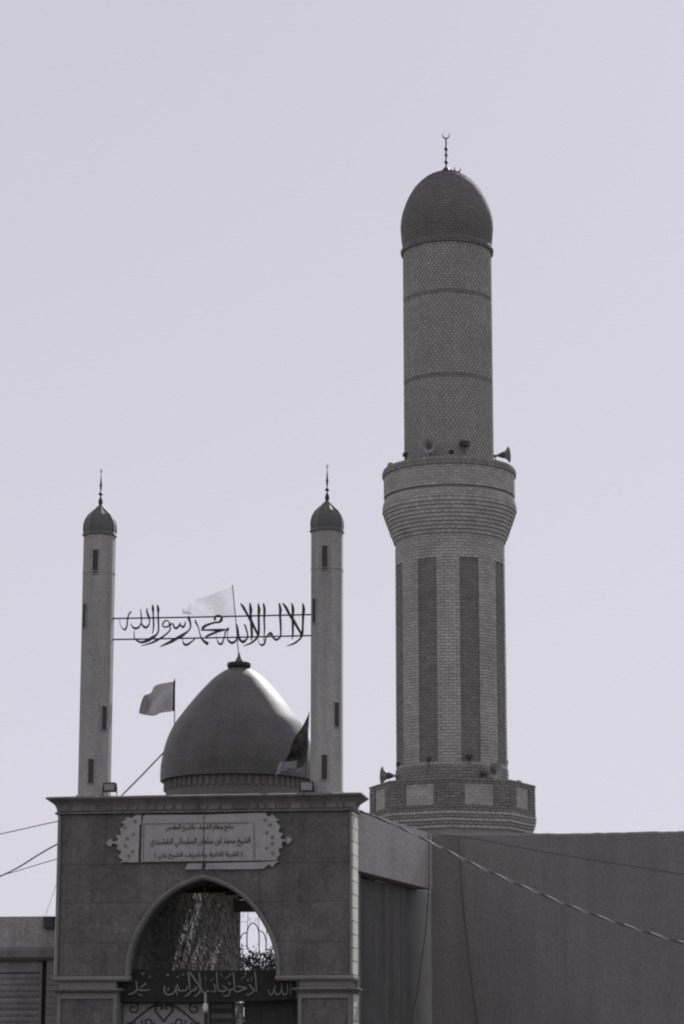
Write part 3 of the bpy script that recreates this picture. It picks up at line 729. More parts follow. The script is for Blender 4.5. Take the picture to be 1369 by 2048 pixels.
for sg in (-1, 1):
    def X(v): return mid + sg * v
    for pts in ([(X(.11), 0, dh - .04), (X(.3), 0, dh - .16), (X(.46), 0, dh - .30), (X(.55), 0, dh - .42)],
                [(mid + p[0] * sg, 0, dh + p[2]) for p in [(.0, 0, -.28), (.06, 0, -.2), (.115, 0, -.14), (.12, 0, -.09), (.08, 0, -.05), (.04, 0, -.055), (.025, 0, -.09), (.05, 0, -.11)]]):
        m = MB(); m.tube(spline(pts, 5), .011, 6); m.build('scroll', M['iron'], leaf)
    for c, r, a0, tr in (((.44, -.10), .085, 1.2, 1.2), ((.23, -.29), .09, 0.4, -1.2), ((.48, -.33), .08, 2.6, 1.1), ((.1, -.40), .10, 1.4, -1.2), ((.35, -.5), .1, 1.4, 1.2)):
        m = MB(); m.tube([(mid + sg * (p[0]), 0, dh + p[2]) for p in scroll(c, r, a0, tr, 1)], .009, 6); m.build('scroll', M['iron'], leaf)
o = GL(418, 2005, .34); o2 = GL(590, 2005, .34)
leaf2 = thing('door_leaf', 'dark slatted iron door leaf between the scrollwork leaf and the mosaic post', 'door', GW((o.x, .36, 0)), -GA)
w2 = GL(470, 2005, .36).x - o.x
m = MB(); m.box((0, 0, 0), (w2, .03, dh - .01)); m.build('sheet', M['iron'], leaf2)
for k in range(9):
    m = MB(); m.box((.03, -.012, dh - .1 - k * .14), (w2 - .03, -.001, dh - .03 - k * .14)); m.build('slat', M['sheet'], leaf2)
lx3 = GL(489, 2005, .40).x; w3 = GL(594, 2005, .40).x - lx3  # added dark sheet where the opening is only in shade
dark_infill = thing('door_leaf', 'dark sheet added to keep the gap between the mosaic post and the right pier dark', 'door', GW((lx3, .40, 0)), -GA)
m = MB(); m.box((0, 0, 0), (w3, .03, dh + .02)); m.build('sheet', M['iron'], dark_infill)
for k in range(3):
    m = MB(); m.box((.04 + k * (w3 - .04) / 3, -.01, .3), ((k + 1) * (w3 - .04) / 3, -.001, dh - .05)); m.build('panel', M['iron'], dark_infill)
pp = GL(482, 2006, .45)
post = thing('post', 'mottled mosaic post with a short bracket under the banner', 'post', GW((pp.x, .45, 0)), -GA)
m = MB(); m.lathe([(.042, 0), (.042, pp.z - .02), (.035, pp.z)], 14); m.build('shaft', M['mosaic'], post)
m = MB(); m.box((.036, -.02, pp.z - .06), (.18, .02, pp.z - .015)); m.build('bracket', M['trim'], post)
lp = GL(412, 1990, .02); top = GL(411, 1757, .2)
lamp = thing('hanging_bulb', 'pale light bulb hanging on a cord from the arch in front of the banner', 'lamp', GW((lp.x, .0, lp.z)), -GA)
zb = lp.z
m = MB(); m.tube([(top.x - lp.x, .14, zA - .06 - zb), (.0, .03, .6), (0, 0, .02)], .005, 6); m.build('cord', M['wire'], lamp)
m = MB(); m.lathe([(.012, .03), (.018, 0), (.022, -.08), (.02, -.11)], 12); m.build('socket', M['lampglass'], lamp, smooth=True)
m = MB(); m.lathe([(.018, -.11), (.035, -.14), (.042, -.18), (.036, -.215), (.018, -.24), (0, -.245)], 16); m.build('bulb', M['bulb'], lamp, smooth=True)

# ------------------------------------------------------------------ the court behind: brick side wall, added leaf canopy, iron trellis, shrub
wx = pxl - .02
D1 = 8.75
cw = thing('court_wall', 'sun-dappled brick wall seen through the arch on the left', 'wall', GW((wx, .6, 0)), -GA)
m = MB(); m.box((-.24, 0.02, 0), (-.012, D1 - .6, 4.60)); m.build('wall_core', M['bmortar'], cw)
bmesh_ = MB(); ch, bl = .06, .2; allb = []
for r in range(int(4.60 / ch)):
    y = (-.125 if r % 2 else 0)
    while y < D1 - .6:
        y0, y1 = max(y, 0), min(y + bl, D1 - .6)
        if y1 - y0 > .03: allb.append((r * ch, y0, y1))
        y += bl
unit = MB(); unit.box((-.02, .005, .005), (0.0, bl - .005, ch - .005)); um = unit.mesh('brick', M['court_brick'])
cand = [q for q in allb if 2.7 < q[0] < 4.3 and q[2] - q[1] > bl - .01 and q[1] > .6]
cand.sort(key=lambda q: abs(q[1] - 3.5)); pick = set(cand[:260])
for q in allb:
    j = random.choice((-.016, -.008, -.004, 0, .003, .006, .012))
    if q in pick: link('brick', um, cw, (j, q[1], q[0]))
    else: bmesh_.box((-.02, q[1] + .005, q[0] + .005), (j, q[2] - .005, q[0] + ch - .005))
tag(bmesh_.build('brickwork', M['court_brick'], cw), kind='stuff')
def leaf_cloud(m, n, fn, size):
    for _ in range(n):
        c = Vector(fn()); s = size * random.uniform(.6, 1.3)
        d = Vector((random.gauss(0, 1), random.gauss(0, 1), random.gauss(0, 1))).normalized()
        e = d.orthogonal().normalized(); q = Matrix.Rotation(random.uniform(0, 6.28), 3, d); e = q @ e; k = d.cross(e)
        m.add([c - e * s, c + k * s * .38 - e * .2 * s + d * .1 * s, c + e * s, c - k * s * .38 - e * .2 * s + d * .1 * s], [(0, 1, 2), (0, 2, 3)])
canopy = thing('dapple_canopy', 'unseen leaf canopy added over the passage to dapple its brick wall, with the end beam', 'canopy', GW((wx, 4.6, 0)), -GA)  # leaf cover added out of sight to break the sun into patches
for d in (0.12, 1.4, 2.7, 4.0, 5.4):
    m = MB(); m.box((-.1, d, 4.44), (2.7, d + .1, 4.56)); m.build('rafter', M['iron'], canopy)
m = MB(); m.box((-.1, 4.02 - .5, 4.20), (2.7, 4.02 - .34, 4.40)); m.build('end_beam', M['ceiling'], canopy)
for px_ in (2.65,):
    m = MB(); m.box((px_, 3.55, 0), (px_ + .1, 3.65, 4.199)); m.build('post', M['iron'], canopy)
m = MB()
def vf():
    while True:
        x, d = random.uniform(-.1, 2.7), random.uniform(-.05, 6.4)
        hole = sin(17 * x + 2) * sin(8.5 * d + 6 * x + .6) + .5 * sin(21 * d - 11 * x)
        if .06 < x < .62 and -.05 < d < 4.2 and hole > -.35 and not (x < .30 and d > 1.7) and random.random() < .96: continue  # leaf gaps placed to shape the sun patches on the wall
        return (x, d, 4.66 + random.gauss(0, .05))
leaf_cloud(m, 22000, vf, .06); tag(m.build('foliage', M['leaf'], canopy), kind='stuff')
RW = 11.2
rear = thing('sky_block_wall', 'low dark wall added behind the shrub to block the sky below the banner', 'wall', GW((wx - .2, RW, 0)), -GA)  # added wall, shuts out the bright sky at the far end
zr_ = GL(515, 1936, RW).z
m = MB(); m.box((0, 0, 0), (6.0, .24, zr_ - .05)); m.build('wall_body', M['stone'], rear)
m = MB(); m.box((-.02, -.03, zr_ - .049), (6.02, .27, zr_)); m.build('coping', M['trim'], rear)
# trellis
TD = 9.1
tre = thing('iron_trellis', 'thin iron trellis with lobed arches against the sky seen through the archway', 'trellis', GW((GL(515, 1900, TD).x, TD, 0)), -GA)
tx0 = GL(515, 1900, TD).x
kz = crop(240, 1760, 4.026)
def tp(x, y): v = GL(*kz(x, y), TD); return (v.x - tx0, 0, v.z)
for pts, r in (([(1025, 560), (1024, 470), (1028, 410), (1045, 365), (1072, 346), (1100, 365), (1118, 410), (1122, 470), (1122, 560)], .011),
               ([(1022, 424), (1000, 428), (982, 445), (975, 475)], .010), ([(1122, 408), (1150, 420), (1168, 450), (1178, 500), (1180, 560)], .010),
               ([(1034, 250), (1030, 330), (1026, 420)], .005), ([(1114, 250), (1118, 330), (1122, 420)], .005), ([(1180, 250), (1181, 400), (1182, 560)], .005),
               ([(975, 340), (1000, 335), (1030, 340)], .004), ([(1030, 330), (1045, 308), (1056, 325), (1045, 338)], .004), ([(1118, 330), (1100, 308), (1090, 325), (1100, 338)], .004), ([(980, 300), (995, 285), (1000, 262)], .004), ([(1130, 300), (1150, 310), (1165, 335)], .004),
               ([(1240, 250), (1240, 560)], .006), ([(1182, 430), (1200, 400), (1222, 430), (1240, 470)], .008)):
    m = MB(); m.tube(spline([tp(*p) for p in pts], 5), r, 6); m.build('bar', M['iron'], tre)
for px_ in (965, 1260):
    a = tp(px_, 500); m = MB(); m.tube([(a[0], .0, 0), (a[0], .0, 4.3)], .014, 6); m.build('upright', M['iron'], tre)
for y in (700, 780):
    a, b = tp(965, y), tp(1260, y); m = MB(); m.tube([a, b], .009, 6); m.build('rail', M['iron'], tre)
SDp = 10.0
sh0 = GL(520, 1900, SDp)
shr = thing('shrub', 'leafy shrub behind the iron trellis seen through the archway', 'shrub', GW((sh0.x, SDp, 0)), -GA)
def sp2(px, py): v = GL(px, py, SDp); return (v.x - sh0.x, random.gauss(0, .3), v.z)
tops = [(484, 1897), (492, 1893), (500, 1903), (512, 1893), (522, 1905), (530, 1888), (540, 1893), (549, 1885), (556, 1872), (505, 1915), (518, 1918), (535, 1910), (548, 1905), (490, 1912)]
fol = MB()
for (px, py) in tops:
    e = Vector(sp2(px, py)); b = Vector((e.x * .4, e.y * .3, .0)); mid_ = (b + e) / 2 + Vector((random.gauss(0, .05), 0, .2))
    m = MB(); m.tube(spline([tuple(b), tuple(mid_), tuple(e)], 5), [.02 - .015 * k / 10 for k in range(11)], 5); m.build('branch', M['bark'], shr)
    for k in range(34):
        t = random.uniform(.55, 1.02); q = b.lerp(e, t) + Vector((random.gauss(0, .05), random.gauss(0, .08), random.gauss(0, .04)))
        leaf_cloud(fol, 1, lambda: q, random.uniform(.028, .055))
def den():
    px = random.uniform(478, 580); py = random.choice((random.uniform(1922, 1990), random.uniform(1922, 1990), random.gauss(1918, 9))); return sp2(px, py)
leaf_cloud(fol, 1000, den, .05)
tag(fol.build('foliage', M['leaf'], shr), kind='stuff')

# ------------------------------------------------------------------ left neighbour: shop front with shutter
LDp = 0.62
shop = thing('shop_front', 'low plastered shop front with a ribbed roller shutter left of the gateway', 'shop', GW((xL - .02, LDp, 0)), -GA)
def sl(px, py): v = GL(px, py, LDp); return (v.x - (xL - .02), v.z)
zt_ = sl(50, 1833)[1]; zl1 = sl(50, 1894)[1]; zl0 = sl(50, 1922)[1]; xs1 = sl(83, 1980)[0]
m = MB(); m.box((-6.0, 0.0, zl1), (-.0, 3.0, zt_)); m.build('parapet', M['oldwall'], shop)
m = MB(); m.loft_rect([(-6.0, -.0, -.03, 2.9, zl0 + .002), (-6.05, .0, -.09, 2.9, zl0 + .05), (-6.05, .0, -.09, 2.9, zl1 - .05), (-6.0, 0, -.03, 2.9, zl1 - .002)]); m.build('ledge', M['cornice'], shop)
m = MB(); m.box((xs1 + .075, -.01, 0), (-.001, 2.9, zl0)); m.build('pilaster', M['cornice'], shop)
m = MB(); m.box((-6.0, .16, 0), (xs1 + .074, 2.9, zl0)); m.build('back_wall', M['mortar'], shop)
m = MB(); m.box((xs1 - .03, .02, 0), (xs1, .14, zl0 - .02)); m.build('shutter_guide', M['shutter'], shop)
m = MB(); m.box((-3.4, .04, zl0 - .16), (xs1 - .032, .15, zl0 - .004)); m.build('shutter_box', M['shutter'], shop)
sm_ = MB(); sm_.prism([(0, 0), (2.9, 0), (2.9, .078), (0, .078)], .0, .02); 
sv_ = MB(); vs = []; pr_ = [(.012, 0), (.004, .014), (0, .038), (.004, .066), (.012, .0865), (.03, .0865), (.03, 0)]
vs = [(0, y, z) for y, z in pr_] + [(2.9, y, z) for y, z in pr_]; k = len(pr_)
sv_.add(vs, [(i, (i + 1) % k, (i + 1) % k + k, i + k) for i in range(k)] + [tuple(reversed(range(k))), tuple(range(k, 2 * k))])
slm = sv_.mesh('slat', M['shutter'])
z = zl0 - .17 - .088
while z > 0.02:
    link('slat', slm, shop, (xs1 - .034 - 2.9, .06 + random.uniform(-.002, .002), z)); z -= .088
# short courses on the pilaster
z = zl0 - .1
while z > .5:
    m = MB(); w = random.uniform(.05, .09); m.box((xs1 + .08 + random.uniform(0, .03), -.018, z - .07), (-.012, -.009, z)); m.build('stone', M['trim'], shop); z -= .085
bx = thing('meter_box', 'small dark box fixed at the top of the shop parapet beside the gateway', 'box', GW(GL(99, 1858, LDp - .03)), -GA)
m = MB(); a, b = GL(89, 1858, LDp - .03), GL(110, 1834, LDp - .03); m.loft_rect([(-.07, .07, -.05, .03, 0), (-.075, .075, -.055, .03, .012), (-.075, .075, -.055, .03, b.z - a.z - .02), (-.08, .08, -.07, .03, b.z - a.z)]); m.build('case', M['slot'], bx)
m = MB(); m.box((-.055, -.06, .03), (.055, -.054, b.z - a.z - .04)); m.build('lid', M['lampbody'], bx)

# ------------------------------------------------------------------ right: lintel wall with ribbed door, long plain wall
CR = P(862, 1668, 39.3); CR.z = 0
A0 = GW((xR + .0, DEP + .02, 0)); A0.z = 0
dirv = (CR - A0); LW = dirv.length; ang = atan2(dirv.y, dirv.x)
side = thing('door_wall', 'rendered wall between the gateway and the long wall, lighter lintel over a ribbed metal door', 'wall', A0, ang)
zlA, zlB = P(712, 1619, A0.y).z, P(862, 1668, 39.3).z
lzA, lzB = P(715, 1741, A0.y).z, P(865, 1779, 39.3).z
lz = lzB - .004; zlt = zlB
m = MB(); m.prism([(0, lzA), (LW - .004, lzB), (LW - .004, zlB), (0, zlA)], -.02, .28); m.build('lintel', M['lintel'], side)
m = MB(); m.box((-.0, .001, 0), (.16, .28, lz - .001)); m.build('jamb', M['wall'], side)
m = MB(); m.box((LW * .80, .22, 0), (LW + 1.8, .29, lz - .001)); m.build('jamb', M['door'], side)
m = MB(); m.box((.161, .20, 0), (LW * .80 - .001, .24, lz - .001)); dr_ = m.build('door_sheet', M['door'], side)
nrib = 26; wr = (LW * .80 - .17) / nrib
rm = MB(); pr_ = [(.002, 0), (wr * .25, -.03), (wr * .6, -.03), (wr * .85, 0)]
vs = [(x, y, .02) for x, y in pr_] + [(x, y, lz - .02) for x, y in pr_]
rm.add(vs, [(0, 1, 5, 4), (1, 2, 6, 5), (2, 3, 7, 6), (3, 0, 4, 7), (0, 3, 2, 1), (4, 5, 6, 7)]); rmm = rm.mesh('door_rib', M['door'])
for k in range(nrib): link('door_rib', rmm, side, (.165 + k * wr, .199 + random.uniform(-.002, .001), 0))
wd = (P(1369, 1662.5, 38.95) - P(862, 1668, 39.3)); wd.z = 0; wang = atan2(wd.y, wd.x)
lw_ = thing('long_wall', 'long plain grey rendered wall on the right in front of the tall minaret', 'wall', CR, wang)
m = MB(); vs = []; nseg = 160; LL = 16.0
top_z = [zlt + random.gauss(0, .0035) + .008 * sin(i * .21) * sin(i * .057) + .03 * i / nseg for i in range(nseg + 1)]
for i in range(nseg + 1):
    x = LL * i / nseg
    vs += [(x, 0, 0), (x, 0, top_z[i] - .03), (x, .03, top_z[i]), (x, .25, top_z[i]), (x, .25, 0)]
fs = []
for i in range(nseg):
    for k in range(5): fs.append((i * 5 + k, (i + 1) * 5 + k, (i + 1) * 5 + (k + 1) % 5, i * 5 + (k + 1) % 5))
fs += [(0, 1, 2, 3, 4), tuple(reversed([nseg * 5 + k for k in range(5)]))]
m.add(vs, fs); m.build('wall_body', M['wall'], lw_)

# ------------------------------------------------------------------ tall brick minaret
mrot = atan2(-MO.x, MY)                         # turned so that its -Y side faces the camera
mina = thing('tall_minaret', 'tall round brick minaret with a domed top, balcony and octagonal foot', 'minaret', MO, -radians(-2.2) * 0 + mrot * 0)
BR = []                                          # every brick: (mesh maker key, z, angle, dx, material, facing, area)
cache = {}
rest = {k: MB() for k in ('pale_brick', 'dark_brick', 'mid_brick', 'dome_brick', 'upper_brick')}
camdir = atan2(-MO.y, -MO.x)                     # azimuth from the minaret to the camera
def ring_unit(mb, r0, r1, h, da, dep, a=0.0, z=0.0, g=.005):
    vs = []
    for (rr, zz) in ((r0, z + g), (r1, z + h - g)):
        for (q, off) in ((-.5, 0), (.5, 0), (.5, -dep), (-.5, -dep)):
            w = da - 2 * g / max(rr, .2)
            t = a + q * w; R = rr + off
            vs.append((R * cos(t), R * sin(t), zz))
    mb.add(vs, [(0, 1, 5, 4), (4, 5, 6, 7), (0, 3, 2, 1), (1, 2, 6, 5), (3, 0, 4, 7)])
def put(mk, r0, r1, z, h, a, da, dep=.05):
    BR.append(('ring', mk, round(r0, 4), round(r1, 4), round(z, 4), round(h, 4), a, round(da, 5), dep))
def course(mk, r0, r1, z, h, n, off, dep=.05, jit=.004):
    for i in range(n): put(mk, r0 + (random.choice((-1, 0, 0, 1)) * jit), r1, z, h, camdir + (i + off) * 2 * pi / n, 2 * pi / n, dep)
CH = 0.0805
OFFA = radians(-2.2)
R_sh = mr(1300, 110.2); R_up = mr(700, 88.5); R_bal = mr(980, 131); R_cor = mr(1020, 134)
z_oct1, z_oct0 = mz(1577), mz(1636)
R_oct = mr(1600, 166)
z_shaft0 = z_oct1 - .02; z_corb0 = mz(1086); z_corb1 = mz(1021)
zs0 = mz(1523, R_sh); zs1 = mz(1115, R_sh)
NB = 46
# lower shaft
z = z_shaft0; row = 0
SW = radians(20.8)
while z + CH <= z_corb0 + .001:
    zc = z + CH / 2
    if zs0 <= zc <= zs1:
        for k in range(8):
            c = camdir + OFFA + radians(22.5) + k * pi / 4
            # dark recessed strip
            w = SW; e = [-.5, -.167, .167, .5] if row % 2 == 0 else [-.5, -.333, 0, .333, .5]
            for p, q in zip(e, e[1:]): put('dark_brick', R_sh - .035, R_sh - .035, z, CH, c + (p + q) / 2 * w, (q - p) * w)
            c2_ = c + pi / 8; w = pi / 4 - SW
            for p, q in zip(e, e[1:]): put('pale_brick', R_sh + random.choice((-.004, 0, .003)), R_sh, z, CH, c2_ + (p + q) / 2 * w, (q - p) * w)
    else:
        dk = zc < mz(1541)
        course('mid_brick' if dk else 'pale_brick', R_sh + (.02 if dk else 0), R_sh + (.02 if dk else 0), z, CH, NB, .5 * (row % 2))
    z += CH; row += 1
z_corb0 = z
# corbel courses
nc = 9; ch_ = (z_corb1 - z_corb0) / nc
for k in range(nc):
    r = R_sh + (R_cor - R_sh) * ((k + 1) / nc) ** 0.92
    course('pale_brick', r, r, z_corb0 + k * ch_, ch_ * .97, 58 + k, .5 * (k % 2), .12)
# rounded roll over the corbel, dark groove, parapet drum, coping
zr1 = mz(1003)
kk = 3; hh = (zr1 - z_corb1) / kk
for k, rr in enumerate((R_cor + .005, R_cor - .012, R_cor - .035)): course('pale_brick', rr, rr - .008, z_corb1 + k * hh, hh, 62, .5 * (k % 2), .12)
zg1 = zr1 + .075
course('dark_brick', R_bal - .05, R_bal - .05, zr1, .075, 62, 0, .06)
zd_ = zg1; row = 0; z_rim0 = mz(957)
nrow = max(1, round((z_rim0 - zg1) / CH)); hh = (z_rim0 - zg1) / nrow
for k in range(nrow): course('pale_brick', R_bal, R_bal, zg1 + k * hh, hh, 56, .5 * (k % 2))
z_rim1 = mz(943)
course('mid_brick', R_bal + .035, R_bal + .045, z_rim0, (z_rim1 - z_rim0) * .55, 90, 0, .25)
course('mid_brick', R_bal + .042, R_bal + .01, z_rim0 + (z_rim1 - z_rim0) * .55, (z_rim1 - z_rim0) * .5, 90, .5, .25)
# upper shaft: proud headers in a lattice, two plain dark bands
z_u0 = z_rim0; z_u1 = mz(508)
bands = [mz(779.5), mz(612)]
z = z_u0; row = 0; NU = 66; CU = .078
while z + CU <= z_u1 + .02:
    zc = z + CU / 2
    if bands and z >= bands[0] - .03:            # a thin plain band of two dark courses
        bands.pop(0)
        for q in (0, 1): course('dark_brick', R_up + .001, R_up + .001, z + q * .062, .062, 40, .5 * q)
        z += .124; row += 1; continue
    else:
        R_ = R_up + .010 * (zc - z_u0) / (z_u1 - z_u0)
        for i in range(NU):
            a = camdir + (i + .5 * (row % 2)) * 2 * pi / NU
            put('upper_brick', R_ + random.choice((-.005, -.002, 0, 0, .002)), R_, z + random.uniform(-.003, .003), CU, a + random.gauss(0, .003), 2 * pi / NU * random.uniform(.70, .85), .045)
    z += CU; row += 1
z_u1 = z
# ring under the dome and the dome of brick
course('dome_brick', mr(505, 92), mr(500, 93), z_u1, .09, 70, 0, .1)
course('dome_brick', mr(500, 92.5), mr(495, 90), z_u1 + .09, .08, 70, .5, .1)
zdm = z_u1 + .17
dprof = [(mr(488, 88.5), zdm), (mr(475, 91), mz(474)), (mr(458, 92), mz(458)), (mr(440, 90.5), mz(440)), (mr(422, 86), mz(422)), (mr(404, 79), mz(404)), (mr(391, 72), mz(391)), (mr(380, 65), mz(380)), (mr(371, 57), mz(371)), (mr(362, 47), mz(362)), (mr(355, 37), mz(355)), (mr(349, 24), mz(349)), (mr(345, 13), mz(345))]
dsp = spline(dprof, 8)
acc = [0.0]
for a, b in zip(dsp, dsp[1:]): acc.append(acc[-1] + sqrt((a[0] - b[0]) ** 2 + (a[1] - b[1]) ** 2))
def darc(s):
    for i in range(len(acc) - 1):
        if acc[i] <= s <= acc[i + 1]:
            t = (s - acc[i]) / (acc[i + 1] - acc[i]); return (dsp[i][0] + (dsp[i + 1][0] - dsp[i][0]) * t, dsp[i][1] + (dsp[i + 1][1] - dsp[i][1]) * t)
    return dsp[-1]
nd = int(acc[-1] / .078)
for k in range(nd):
    a, b = darc(acc[-1] * k / nd), darc(acc[-1] * (k + 1) / nd)
    if a[0] < .1: break
    nn_ = max(12, int(2 * pi * a[0] / .115))
    course('dome_brick', a[0] + .006, b[0] + .006, a[1], max(b[1] - a[1], .012) * 1.0, nn_, .5 * (k % 2), .06, .002)
# octagonal foot: flat faces of brick with a recessed pale panel
apo = R_oct * cos(pi / 8); fw = 2 * R_oct * sin(pi / 8)
nro = 10; ho = (z_oct1 - z_oct0) / nro
OCT = []
for k in range(8):
    ang_f = camdir + OFFA + pi / 8 + k * pi / 4
    for r in range(nro):
        pw = fw * .235; pan = 2 <= r <= nro - 2
        segs = [(-fw / 2, -pw, 'dark_brick', 2), (-pw, pw, 'pale_brick', 4), (pw, fw / 2, 'dark_brick', 2)] if pan else [(-fw / 2, fw / 2, 'dark_brick', 9)]
        for (s0, s1, mk_, n) in segs:
            bw_ = (s1 - s0) / n; x = s0 - (bw_ / 2 if r % 2 else 0)
            while x < s1 - .01:
                a0_, a1_ = max(x, s0), min(x + bw_, s1); x += bw_
                if a1_ - a0_ < .02: continue
                OCT.append((ang_f, a0_, a1_, z_oct0 + r * ho, ho, mk_, -.03 if mk_ == 'pale_brick' else random.choice((-.004, 0, .003)), apo))
    for r in range(5):                            # corbelled courses below
        ap = apo + .02 - (0, .006, .02, .045, .075)[r]; w_ = 2 * ap * tan(pi / 8); n = 10
        e_ = [i / n for i in range(n + 1)] if r % 2 else [0] + [(i + .5) / n for i in range(n)] + [1]
        for i in range(len(e_) - 1):
            OCT.append((ang_f, -w_ / 2 + w_ * e_[i], -w_ / 2 + w_ * e_[i + 1], z_oct0 - (r + 1) * .086, .082, 'pale_brick' if r % 2 == 0 else 'mid_brick', 0, ap))
    for i in range(10):                           # rim course on top
        w_ = 2 * (apo + .015) * tan(pi / 8)
        OCT.append((ang_f, -w_ / 2 + w_ * i / 10, -w_ / 2 + w_ * (i + 1) / 10, z_oct1, .055, 'mid_brick', 0, apo + .015))
def oct_vs(b, local=False):
    ang_f, a0_, a1_, z0, h, mk, off, ap = b
    g = .006; nrm = Vector((cos(ang_f), sin(ang_f), 0)); tg = Vector((-sin(ang_f), cos(ang_f), 0)); zz = Vector((0, 0, 1))
    c = nrm * (ap + off - .03) + tg * (a0_ + a1_) / 2 + zz * (z0 + h / 2)
    return c, tg, nrm, zz, (a1_ - a0_) / 2 - g, .03, h / 2 - g
# rank by how large each shows in the photograph
rank = []
mo = Vector(MO)
for i, b in enumerate(BR):
    a = b[6]; f = cos(a - camdir)
    zc = b[4]; d2 = MY ** 2 + (zc - EYE) ** 2
    rank.append((max(f, 0) * b[2] * b[7] * b[5] / d2, 0, i))
for i, b in enumerate(OCT):
    f = cos(b[0] - camdir); rank.append((max(f, 0) * (b[2] - b[1]) * b[4] / (MY ** 2 + (b[3] - EYE) ** 2) * (1 if b[3] > mz(1640) else .1), 1, i))
rank.sort(reverse=True)
sel = set((k, i) for _, k, i in rank[:300])
for i, b in enumerate(BR):
    _, mk, r0, r1, z0, h, a, da, dep = b
    if (0, i) in sel:
        key = (mk, r0, r1, h, da, dep)
        if key not in cache:
            q = MB(); ring_unit(q, r0, r1, h, da, dep); cache[key] = q.mesh('brick', M[mk])
        link('brick', cache[key], mina, (0, 0, z0), (0, 0, a))
    else: ring_unit(rest[mk], r0, r1, h, da, dep, a, z0)
for i, b in enumerate(OCT):
    c, tg, nrm, zz, hx, hy, hz_ = oct_vs(b)
    if (1, i) in sel:
        key = ('o', b[5], round(hx, 3), round(hz_, 3))
        if key not in cache:
            q = MB(); q.box((-hx, -hy, -hz_), (hx, hy, hz_)); cache[key] = q.mesh('brick', M[b[5]])
        link('brick', cache[key], mina, c, (0, 0, b[0] - pi / 2))
    else: rest[b[5]].obox(c, tg, nrm, zz, hx, hy, hz_)
allr = MB(); mats_ = []
for k, (mk, mb) in enumerate(rest.items()):
    allr.cur = k; allr.add(mb.v, mb.f); mats_.append(M[mk])
tag(allr.build('brickwork', mats_, mina), 'pale and dark brick courses of the minaret', kind='stuff')
# mortar core behind all of it
m = MB(); gI = .012
m.lathe([(R_sh - .05, z_oct1 - .1), (R_sh - .05, z_corb0)], 72); m.build('shaft_core', M['bmortar'], mina)
m = MB(); m.lathe([(R_sh - .03, z_corb0 - .01), (R_cor - .06, z_corb1), (R_cor - .07, zr1), (R_bal - .06, zg1), (R_bal - gI, zg1 + .01), (R_bal - gI, z_rim0), (R_bal - .2, z_rim0 + .02), (R_up - .1, z_rim0 + .03)], 72); m.build('balcony_core', M['bmortar'], mina)
m = MB(); m.lathe([(R_up - .016, z_rim0 - .2), (R_up - .008, z_u1 + .17)], 72); m.build('upper_core', M['bmortar'], mina)
m = MB(); m.lathe([(max(r - .012, .001), z_) for r, z_ in dsp], 64, cap=False); m.build('dome_core', M['dome_brick'], mina)
m = MB(); m.lathe([(R_oct - .42, 0), (R_oct - .15, z_oct0 - .44), (R_oct - .06, z_oct0 - .1), (R_oct - .045, z_oct0), (R_oct - .04, z_oct0 + .002), (R_oct - .04, z_oct1 + .02)], 8, a0=camdir + OFFA); m.build('foot_core', M['bmortar'], mina)
# finial
zt0 = mz(345)
m = MB(); m.lathe([(mr(349, 22), mz(350.5)), (mr(345, 14.5), mz(346)), (mr(342, 9.5), mz(342)), (mr(338, 6), mz(337.5)), (mr(335, 1.6), mz(333))], 20); m.build('finial_base', M['iron'], mina, smooth=True)
u = mr(310, 1)
m = MB(); m.tube([(0, 0, mz(338)), (0, 0, mz(278))], u * 1.5, 8); rod = m.build('finial_rod', M['iron'], mina)
for y, h in ((324, 4.6), (310, 3.6), (298, 4.4)):
    m = MB(); m.lathe([(u * 1.4, mz(y + 5)), (u * h * .6, mz(y + 2.5)), (u * h, mz(y)), (u * h * .55, mz(y - 2.5)), (u * 1.4, mz(y - 4.5))], 14); m.build('finial_bead', M['iron'], rod, smooth=True)
def crescent(c, R, w, tilt, dirx=Vector((1, 0, 0))):
    pts = []; rs = []
    for k in range(15):
        a = radians(-90 - 125 + 250 * k / 14) + tilt; pts.append(c + dirx * R * cos(a) + Vector((0, 0, R * sin(a)))); rs.append(w * (.25 + .75 * sin(pi * k / 14)))
    q = MB(); q.tube(pts, rs, 6); return q
crescent(Vector((0, 0, mz(270.5))), u * 6.6, u * 1.4, 0.0).build('crescent', M['iron'], rod)
m = MB(); p0 = Vector((0, 0, mz(337))); p1 = Vector((u * 15, -.05, mz(344)))
m.tube([p0, p0.lerp(p1, .5) + Vector((0, 0, .01)), p1], u * 1.3, 6); arm = m.build('bent_arm', M['iron'], mina)
crescent(Vector((u * 22, -.05, mz(340))), u * 6, u * 2.0, -.2).build('fallen_crescent', M['iron'], arm)

